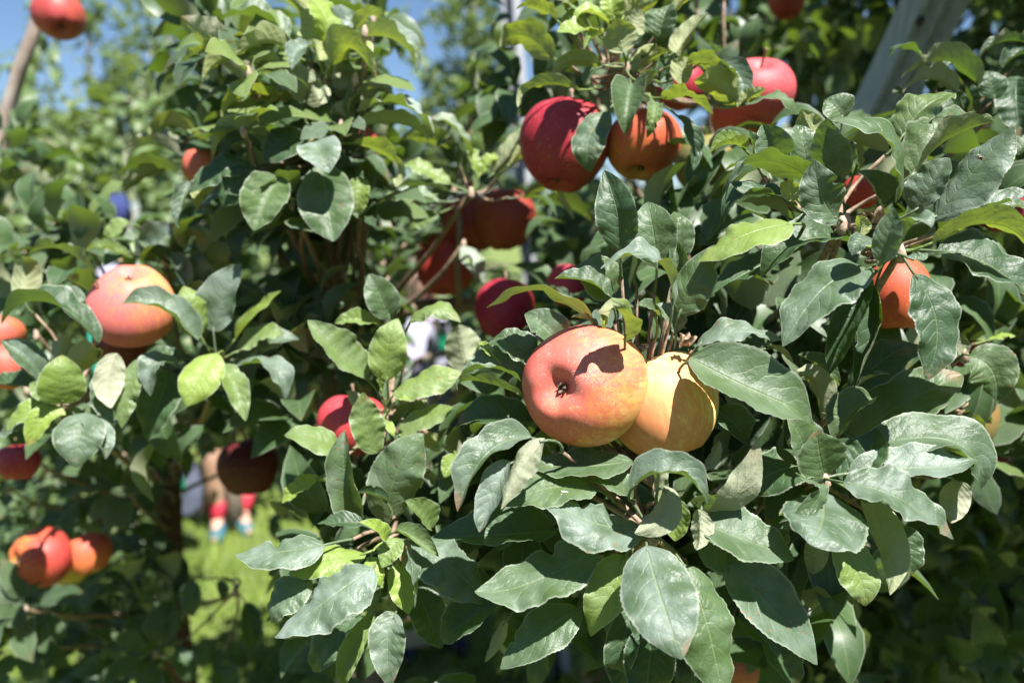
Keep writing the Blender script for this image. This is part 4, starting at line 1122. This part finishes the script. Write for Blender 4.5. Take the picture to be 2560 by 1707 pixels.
apple(1262, 548, .98, 76, (.1, -.9, .1), (0.34, 0.09, 0.035), (0.26, 0.035, 0.022), (.4, .5, .3), .40, 'brownish red apple with a lit upper edge below the metal pole', elong=1.15, dust=.03)
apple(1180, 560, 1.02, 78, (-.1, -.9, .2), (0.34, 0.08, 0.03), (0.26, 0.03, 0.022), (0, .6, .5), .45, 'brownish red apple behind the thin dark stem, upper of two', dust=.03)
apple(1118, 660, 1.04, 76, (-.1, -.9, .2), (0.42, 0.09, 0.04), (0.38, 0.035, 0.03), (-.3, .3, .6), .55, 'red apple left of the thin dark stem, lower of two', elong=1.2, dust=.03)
apple(517, 420, .87, 56, (.25, -.25, .7), (0.62, 0.26, 0.11), (0.50, 0.10, 0.08), (-.7, .4, .4), .25, 'small pink apple tucked under the upper left shoot', dust=.05)
apple(885, 372, .84, 62, (.3, -.9, .1), (0.42, 0.14, 0.05), (0.36, 0.06, 0.035), (.5, .4, .3), .35, 'rusty red apple in the shade under the upper left shoot', dust=.03)
apple(148, 42, 1.20, 62, (.15, -.55, .5), (0.46, 0.13, 0.06), (0.40, 0.05, 0.05), (-.3, .4, .5), .45, 'red apple hanging on the bare branch in the top left corner', dust=.03)
apple(2238, 735, .575, 84, (.1, -.95, .1), (0.55, 0.16, 0.05), (0.46, 0.075, 0.035), (0, .5, .6), .3, 'long orange-red apple between hanging leaves on the right', elong=1.25, dust=.05)
apple(2432, 905, .70, 64, (.1, -.9, .2), (0.42, 0.03, 0.04), (0.42, 0.018, 0.045), (.3, .5, .5), .7, 'crimson apple behind the right hand leaves, above the olive one', dust=.02)
apple(2410, 1045, .68, 80, (.05, -1, .1), (0.20, 0.15, 0.05), (0.28, 0.12, 0.05), (.5, .3, .4), -.2, 'large olive brown apple in the shade at the right', elong=1.15, dust=.02)  # skin colours lowered in place of shade
apple(2505, 520, .64, 66, (0, -.9, .2), (0.28, 0.02, 0.03), (0.24, 0.012, 0.028), (0, .5, .5), .7, 'dark crimson apple at the right edge behind the long yellow-green leaf', dust=.02)
apple(2155, 480, .60, 46, (0, -.9, .2), (0.36, 0.06, 0.03), (0.32, 0.03, 0.02), (0, .5, .5), .6, 'dark red apple deep inside the upper right leaf rosette', dust=.02)
apple(2480, 1160, 1.05, 44, (0, -.9, .2), (0.44, 0.12, 0.05), (0.42, 0.06, 0.04), (.2, .5, .5), .5, 'blurred red apple in the dark near the right edge', dust=.02)
apple(1868, 1665, .95, 62, (0, -.9, .2), (0.42, 0.17, 0.09), (0.38, 0.10, 0.06), (0, .5, .5), .4, 'reddish brown apple at the bottom edge right of the biggest leaf', dust=.02)
apple(1965, 6, 1.30, 46, (0, -.9, .2), (0.40, 0.08, 0.04), (0.36, 0.04, 0.03), (0, .5, .5), .6, 'blurred dark red apple at the top edge left of the leaning post', dust=.02)
apple(2124, 116, 3.0, 19, (0, -.9, .2), (0.5, 0.10, 0.09), (0.50, 0.06, 0.08), (0, .5, .5), .6, 'tiny far red apple among bright leaves left of the leaning post', dust=.02)
apple(125, 700, 1.25, 24, (0, -.9, .2), (0.4, 0.05, 0.05), (0.36, 0.03, 0.05), (0, .5, .5), .6, 'small dark red apple left of the pink and orange one', dust=.02)

# ---------------------------------------------------------------- bare branch top left, thin stems, dead leaf
TL = TREES['left']
pts = [P(-20, 470, 1.3), P(22, 268, 1.28), P(52, 165, 1.26), P(88, 70, 1.24), P(110, -60, 1.24)]
sp = [TL['base'] * 0 + p for p in pts]
h = trunk_at(TL, 1.30)
V, F = tube([p - TL['base'] for p in [h, P(-160, 860, 1.38)] + sp], [.013, .0125, .012, .0112, .0105, .0095, .008], 10)
link('branch', mesh_from('branch', V, F), M_BARKP, TL['root'])
TM = TREES['middle']
for path, rad in (([(1135, 470, .98), (1150, 560, .95), (1142, 660, .95), (1150, 760, .98)], [.0035, .004, .004, .0045]),
                  ([(960, 772, 1.04), (1080, 768, 1.06), (1170, 762, 1.08), (1260, 770, 1.1)], [.012, .012, .011, .009])):
    pp = [P(*q) - TM['base'] for q in path]
    if rad[0] > .01: pp = [trunk_at(TM, 1.05) - TM['base']] + pp; rad = [.014] + rad
    V, F = tube(pp, rad, 8)
    link('branch', mesh_from('branch', V, F), M_TWIG, TM['root'])
V, F, UV = leaf_geo(P(1160, 615, .86), P(1185, 665, .85), P(1218, 705, .86), (0.3, -.6, .4), .026, fold=14, rnd=rl)
br = make_branch(TM, P(1158, 610, .87), seed=991)
o = link('leaf', mesh_from('leaf', V, F, uv=UV), M_LEAF, br, P(1160, 615, .86) - TM['base']); o.color = (.5, 1, 0, 1); o['label'] = 'withered pale cream leaf'
# dried bud scales at the two sharp spurs
TRt = TREES['right']
for (px, py, d, k, s) in ((1720 + 1250 / 2.8, 400 + 440 / 2.8, .49, 6, 1.2), (1100 + 1820 / 3.016, 400 + 1390 / 3.016, .50, 6, 1.0), (1100 + 1490 / 3.016, 400 + 1430 / 3.016, .50, 3, .8), (1720 + 1880 / 2.8, 840 + 510 / 2.8, .6, 3, .8)):
    c = P(px, py, d); r = random.Random(int(px)); V, F = [], []
    for q in range(k):
        dirv = Vector((r.uniform(-1, 1), r.uniform(-1, .2), r.uniform(-.6, 1))).normalized(); b0 = c + Vector((r.uniform(-1, 1), r.uniform(-1, 1), r.uniform(-1, 1))) * .004 * s
        v, f, u = leaf_geo(b0, b0 + dirv * .005 * s + Vector((0, -.002, .001)), b0 + dirv * .010 * s, Vector((r.uniform(-1, 1), -1, r.uniform(-1, 1))), .007 * s, fold=30, cup=30, wave=.1, rnd=r, nu=6, nv=2)
        o0 = len(V); V += [np.array(b0) + p - np.array(c) for p in v]; F += [tuple(o0 + i for i in ff) for ff in f]
    o = link('dried_bud_scales', mesh_from('dried_bud_scales', V, F), M_DRY, TRt['root'], c - TRt['base'])

# ---------------------------------------------------------------- poles
M_STEEL = simple('galvanised_steel', (0.36, 0.37, 0.40), (0.50, 0.50, 0.52), 40, .5, metal=.35, stretch=(1, 1, .2))
def prism(profile, a, b, side, scale_b=1.0):
    ax = (b - a).normalized(); s = (side - ax * side.dot(ax)).normalized(); n = ax.cross(s)
    V = [a + s * x + n * y for x, y in profile] + [b + (s * x + n * y) * scale_b for x, y in profile]
    k = len(profile)
    F = [(i, (i + 1) % k, k + (i + 1) % k, k + i) for i in range(k)] + [tuple(range(k - 1, -1, -1)), tuple(range(k, 2 * k))]
    return V, F
a = P(1408, 1660, 2.5); a.z = -.05; b_ = P(1258, -260, 2.42)
t = thing('trellis_pole', a, 'thin grey metal trellis pole rising behind the crimson apple at the top', 'pole')
w, g = .021, .003
chan = [(-w, -w), (w, -w), (w, w), (w - g, w), (w - g, -w + g), (-w + g, -w + g), (-w + g, w), (-w, w)]
V, F = prism([(x, -y) for x, y in chan][::-1], Vector((0, 0, 0)), b_ - a, Vector((.8, -.6, 0)))
link('channel', mesh_from('channel', V, F, smooth=False), M_STEEL, t)
V, F = prism([(-.006, -.004), (.006, -.004), (.006, .004), (-.006, .004)], (b_ - a) * .62 + Vector((0, -.035, 0)), (b_ - a) * .62 + Vector((0, -.035, .03)), Vector((1, 0, 0)))
link('wire_clip', mesh_from('wire_clip', V, F, smooth=False), M_STEEL, t)
# leaning grooved post
M_POST = simple('weathered_grey_post', (0.33, 0.35, 0.40), (0.52, 0.54, 0.58), 26, .8, bump=.0015, stretch=(6, 6, .25))
pa, pb = P(2400, -130, 1.06), P(2196, 290, 1.22)
dirp = (pb - pa).normalized()
foot = pb + dirp * ((-.05 - pb.z) / dirp.z) if dirp.z < -.2 else pb + dirp * 1.0
t = thing('leaning_post', foot, 'thick grey grooved post leaning at the upper right', 'post')
hw = .031; prof = []
for k in range(9):
    x = -hw + 2 * hw * k / 8
    prof.append((x, -hw + (.010 if k in (2, 5, 6) else 0.0) + (.004 if k == 3 else 0)))
prof = prof + [(hw, hw), (-hw, hw)]
V, F = prism(prof, Vector((0, 0, 0)), pa - dirp * .5 - foot, RIGHT)
post = link('post', mesh_from('post', V, F, smooth=False), M_POST, t)
hp = P(2302, 52, 1.085) 
V, F = tube([hp + FWD * .004 - foot, hp - FWD * .003 - foot], [.006, .005], 10)
link('hole_plug', mesh_from('hole_plug', V, F), simple('dark_fill', (.02, .02, .02), (.06, .05, .05), 200, .6), t)  # dark disc standing in for the darkness of a hole in the post
# green tie tape holding the left branch
V, F = [], []
tp = P(236, 850, .86)
V, F = tube([tp + Vector((.0, 0, .035)), tp + Vector((.006, -.004, .012)), tp + Vector((-.002, -.002, -.014)), tp + Vector((.003, 0, -.04)), tp + Vector((.0, .003, -.075))], [.006, .010, .0075, .006, .004], 8)
tie = link('tie_tape', mesh_from('tie_tape', [Vector(v) - tp for v in V], F), simple('teal_plastic', (.02, .28, .20), (.04, .40, .30), 90, .4), loc=tp)
tag(tie, 'teal green plastic tie hanging beside the pink and orange apple', 'plant tie')

# two small flies resting on leaves
def fly(px, py, d, label, s=1.0, rot=0.4):
    c = P(px, py, d)
    t = thing('fly', c, label, 'insect', None); t.rotation_euler = (0.6, 0.1, rot)
    V, F = tube([(-.0032 * s, 0, .0012), (-.002 * s, 0, .0015), (0, 0, .0017), (.0014 * s, 0, .0016), (.0024 * s, 0, .0014), (.003 * s, 0, .0013)], [.0003, .0010, .0012, .0008, .0010, .0004], 8)
    link('body', mesh_from('body', V, F), simple('fly_brown', (.03, .015, .01), (.16, .08, .04), 900, .5), t)
    for s_ in (-1, 1):
        V = [(.0008, s_ * .0006, .0026), (-.001, s_ * .0016, .0027), (-.0042, s_ * .0016, .0024), (-.0036, s_ * .0004, .0025)]
        link('wing', mesh_from('wing', V, [(0, 1, 2, 3)], smooth=False), simple('fly_wing', (.30, .28, .24), (.4, .38, .34), 800, .3), t)
        V, F = [], []
        for k in (-.001, .0004, .0016):
            v, f = tube([(k, s_ * .0006, .0012), (k * 1.4, s_ * .0018, .0018), (k * 1.8, s_ * .0028, .0)], [.00014, .00012, .0001], 4)
            o0 = len(V); V += v; F += [tuple(o0 + i for i in q) for q in f]
        link('legs', mesh_from('legs', V, F), bpy.data.materials['fly_brown'], t)
fly(1720 + 2035 / 2.8, 1122 / 2.8, .466, 'dark fly on the big bright leaf at the upper right', 1.0, .7)
fly(1100 + 960 / 3.016, 760 + 1445 / 3.016, .478, 'small brown fly on the leaf below the orange-red apple', .8, 0)
# ---------------------------------------------------------------- people in the alley, half hidden by leaves
M_SKIN = simple('skin', (0.50, 0.29, 0.20), (0.56, 0.34, 0.25), 30, .5)
def skin(name, chains, mat, parent, sub=2, root=0):
    """chains of (x, y, z, r); a vertex given twice is shared"""
    V, E, Rr, idx = [], [], [], {}
    for ch in chains:
        last = None
        for q in ch:
            key = tuple(round(c, 4) for c in q[:3])
            if key not in idx:
                idx[key] = len(V); V.append(q[:3]); Rr.append(q[3])
            if last is not None and last != idx[key]: E.append((last, idx[key]))
            last = idx[key]
    me = bpy.data.meshes.new(name); me.from_pydata(V, E, [])
    o = link(name, me, mat, parent)
    o.modifiers.new('Skin', 'SKIN').use_smooth_shade = True
    sv = me.skin_vertices[0].data
    for i, r in enumerate(Rr):
        sv[i].radius = (r, r); sv[i].use_root = (i == root)
    ss = o.modifiers.new('Sub', 'SUBSURF'); ss.levels = ss.render_levels = sub
    return o
def hand_chains(w, d, s, out):
    """palm and five bent fingers from wrist w along d; out = thumb side"""
    d = Vector(d).normalized(); out = Vector(out).normalized(); n = d.cross(out).normalized()
    w = Vector(w); ch = []
    palm = w + d * .045 * s
    ch.append([(*w, .024 * s), (*palm, .030 * s)])
    for k, ln in enumerate((.070, .080, .074, .058)):
        b0 = palm + out * (.024 - .016 * k) * s + d * .02 * s
        m = b0 + d * ln * .5 * s + n * .008 * s; e = b0 + d * ln * .85 * s + n * .026 * s
        ch.append([(*palm, .030 * s), (*b0, .0105 * s), (*m, .0095 * s), (*e, .0075 * s)])
    t0 = w + d * .02 * s + out * .022 * s; t1 = t0 + d * .03 * s + out * .02 * s; t2 = t1 + d * .025 * s + out * .004 * s + n * .01 * s
    ch.append([(*palm, .030 * s), (*t0, .013 * s), (*t1, .011 * s), (*t2, .0085 * s)])
    return ch
def person(px, d, H, label, face, arms, legs, shirt, pants, pants_len, shoe, hair, sock=None, cap=None, zoff=0.0):
    g = P(px, 853.5, d)
    t = thing('person', (g.x, g.y, 0), label, 'person')
    t.rotation_euler = (0, 0, R_(face))                                     # 0 faces the camera (-Y)
    s = H
    J = dict(pel=(0, 0, .52 * s, .085 * s), wst=(0, 0, .60 * s, .078 * s), cst=(0, .005 * s, .72 * s, .088 * s), nkb=(0, .008 * s, .815 * s, .045 * s),
             nk=(0, .005 * s, .85 * s, .030 * s), hd=(0, -.005 * s, .90 * s, .048 * s), tp=(0, .003 * s, .95 * s, .052 * s))
    body = [[J['pel'], J['wst'], J['cst'], J['nkb'], J['nk'], J['hd'], J['tp']],
            [J['hd'], (0, -.058 * s, .905 * s, .008 * s)]]
    sh, sl = [], []
    for sd in (-1, 1):
        A = arms[0 if sd < 0 else 1]
        p0 = (sd * .095 * s, .005 * s, .79 * s, .036 * s)
        el = (sd * A[0][0] * s, A[0][1] * s, A[0][2] * s, .025 * s); wr = (sd * A[1][0] * s, A[1][1] * s, A[1][2] * s, .016 * s)
        body.append([J['cst'], p0, el, wr])
        body += hand_chains(wr[:3], Vector(wr[:3]) - Vector(el[:3]), s * .58, (0, -1, 0))
        mid = tuple((a + b) / 2 for a, b in zip(p0[:3], el[:3]))
        sh.append([(*J['cst'][:3], .098 * s), (*p0[:3], .045 * s), (*mid, .038 * s)])
        Lg = legs[0 if sd < 0 else 1]
        hp = (sd * .052 * s, 0, .48 * s, .062 * s); kn = (sd * Lg[0][0] * s, Lg[0][1] * s, Lg[0][2] * s, .036 * s)
        an = (sd * Lg[1][0] * s, Lg[1][1] * s, Lg[1][2] * s, .021 * s)
        cf = tuple(kn[i] * .62 + an[i] * .38 for i in range(3)); cf = (cf[0], cf[1] + .008 * s, cf[2], .034 * s)
        toe = (an[0] + sd * .012 * s, an[1] - .10 * s, .018 * s, .014 * s); heel = (an[0], an[1] + .012 * s, .02 * s, .018 * s)
        body.append([J['pel'], hp, kn, cf, an, toe]); 
        leg = [(*J['pel'][:3], .096 * s), (*hp[:3], .074 * s)]
        f = pants_len
        if f < .5: leg.append(tuple(hp[i] * .35 + kn[i] * .65 for i in range(3)) + (.058 * s,))
        else: leg += [(*kn[:3], .048 * s), tuple(kn[i] * .5 + an[i] * .5 for i in range(3)) + (.042 * s,), (an[0], an[1], an[2] + .02 * s, .036 * s)]
        sl.append(leg)
        skin('shoe', [[(heel[0], heel[1], heel[2] + .012 * s, .030 * s), (an[0], an[1] - .035 * s, .026 * s, .028 * s), (*toe[:3], .022 * s)]], shoe, t, 2)
        if sock:
            k0 = tuple(an[i] * .35 + cf[i] * .65 for i in range(3))
            skin('sock', [[(*an[:3], .027 * s), (*k0, .034 * s)]], sock, t, 1)
    skin('body', body, M_SKIN, t, 2)
    skin('shirt', [[(*J['pel'][:3], .098 * s), (*J['wst'][:3], .092 * s), (*J['cst'][:3], .098 * s), (0, .008 * s, .80 * s, .055 * s)]] + sh, shirt, t, 2)
    skin('trousers' if pants_len > .5 else 'shorts', sl, pants, t, 2)
    for sd in (-1, 1):
        V, F = tube([(sd * .02 * s, -.046 * s, .922 * s), (sd * .02 * s, -.053 * s, .922 * s)], [.008 * s, .005 * s], 8)
        link('eye', mesh_from('eye', V, F), bpy.data.materials['dark_fill'], t)
    V, F = tube([(-.02 * s, -.049 * s, .884 * s), (0, -.054 * s, .882 * s), (.02 * s, -.049 * s, .884 * s)], [.003 * s, .005 * s, .003 * s], 6)
    link('mouth', mesh_from('mouth', V, F), simple('lip', (.35, .12, .10), (.4, .15, .12), 20), t)
    skin('hair', [[(0, .022 * s, .895 * s, .045 * s), (0, .014 * s, .945 * s, .054 * s), (0, -.012 * s, .965 * s, .046 * s)]], hair, t, 2)
    if cap:
        skin('cap', [[(0, .006 * s, .945 * s, .062 * s), (0, .002 * s, .975 * s, .052 * s)], [(0, .006 * s, .945 * s, .062 * s), (0, -.07 * s, .938 * s, .022 * s)]], cap, t, 2)
    return t
M_LILAC = simple('pale_lilac_cloth', (.36, .35, .46), (.44, .43, .54), 20, .9)
M_NAVY = simple('navy_cloth', (.012, .014, .035), (.02, .024, .055), 30, .9)
M_DKG = simple('dark_green_cloth', (.018, .03, .02), (.03, .045, .03), 30, .9)
M_BLUE = simple('blue_cloth', (.015, .025, .10), (.025, .04, .14), 30, .9)
M_HAIR = simple('brown_hair', (.03, .018, .01), (.08, .05, .03), 90, .6)
M_REDS = simple('red_knit', (.62, .03, .06), (.74, .05, .09), 60, .9)
M_TEAL = simple('teal_shoe', (.03, .10, .13), (.05, .15, .18), 40, .6)
M_BAG = simple('white_plastic_film', (.27, .27, .34), (.36, .36, .44), 14, .35)
M_PRINT = simple('green_print', (.01, .20, .10), (.015, .25, .12), 30, .4)
M_GREYBAG = simple('grey_plastic_film', (.07, .08, .12), (.11, .12, .17), 14, .4)
STAND = (((.16, .01, .64), (.17, -.03, .49)),) * 2
LEG = (((.055, -.01, .27), (.058, .015, .045)),) * 2
person(1056, 2.55, 1.36, 'child in pale lilac top and navy trousers behind the middle spray', 20,
       (((.15, .01, .64), (.165, -.10, .545)), ((.14, .01, .66), (.12, -.12, .60))), LEG, M_LILAC, M_NAVY, 1.0, M_NAVY, M_HAIR)
person(557, 3.55, 1.45, 'walker with bare legs, red socks and teal shoes on the grass', 22,
       (((.15, .0, .64), (.19, -.02, .50)), ((.15, .0, .64), (.16, -.04, .50))),
       (((.050, -.02, .27), (.042, .02, .05)), ((.085, .03, .27), (.034, .05, .055))), M_DKG, M_DKG, .3, M_TEAL, M_HAIR, sock=M_REDS)
person(312, 4.15, 1.57, 'person in a blue cap among blurred leaves at the left', 10, STAND, LEG, M_LILAC, M_NAVY, 1.0, M_NAVY, M_HAIR, cap=M_BLUE)
def bag(px, py, d, w, h, mat, label, rot=0.0, emblem=True):
    c = P(px, py, d)
    t = thing('carrier_bag', c, label, 'bag'); t.rotation_euler = (0, 0, rot)
    r = random.Random(int(px)); V, F = [], []
    n = 20; rows = 9
    for i in range(rows):
        u = i / (rows - 1); z = -h / 2 + h * u
        hw = w / 2 * (.78 + .3 * math.sin(math.pi * (1 - u) * .9)) * (1 - .22 * u ** 3); hd = w * .24 * (1.1 - .75 * u)
        for k in range(n):
            a = 2 * math.pi * k / n; ca, sa = math.cos(a), math.sin(a)
            V.append((hw * math.copysign(abs(ca) ** .6, ca) + r.uniform(-.004, .004), hd * math.copysign(abs(sa) ** .6, sa) + r.uniform(-.004, .004), z))
    for i in range(rows - 1):
        for k in range(n):
            k2 = (k + 1) % n; F.append((i * n + k, i * n + k2, (i + 1) * n + k2, (i + 1) * n + k))
    F.append(tuple(range(n - 1, -1, -1)))
    link('film', mesh_from('film', V, F), mat, t)
    for s_ in (-1, 1):
        V, F = tube(bez((-w * .22, s_ * w * .07, h / 2 - .01), (0, s_ * .01, h / 2 + h * .42), (w * .22, s_ * w * .07, h / 2 - .01), 8), [.008] * 9, 6)
        link('handle', mesh_from('handle', V, F), mat, t)
    if emblem:
        V, F = [], []
        for i in range(6):
            for k in range(6):
                x = (k / 5 - .5) * w * .42; z = (i / 5 - .5) * h * .30 + h * .10
                V.append((x, -w * .265 - .006, z))
        for i in range(5):
            for k in range(5):
                if (i, k) in ((0, 0), (4, 4), (0, 4)): continue
                F.append((i * 6 + k, i * 6 + k + 1, i * 6 + k + 7, i * 6 + k + 6))
        link('printed_emblem', mesh_from('printed_emblem', V, F), M_PRINT, t)
    return t
bag(1108, 862, 2.42, .10, .15, M_BAG, 'white plastic bag with a green print held beside a bare forearm', .2)
bag(452, 1215, 3.4, .17, .26, M_GREYBAG, 'grey bag with a green print held beside the bare legs', .1)
bag(1045, 1560, 2.25, .13, .10, M_BAG, 'pale lilac bag low down behind the lower middle leaves', .3, emblem=False)
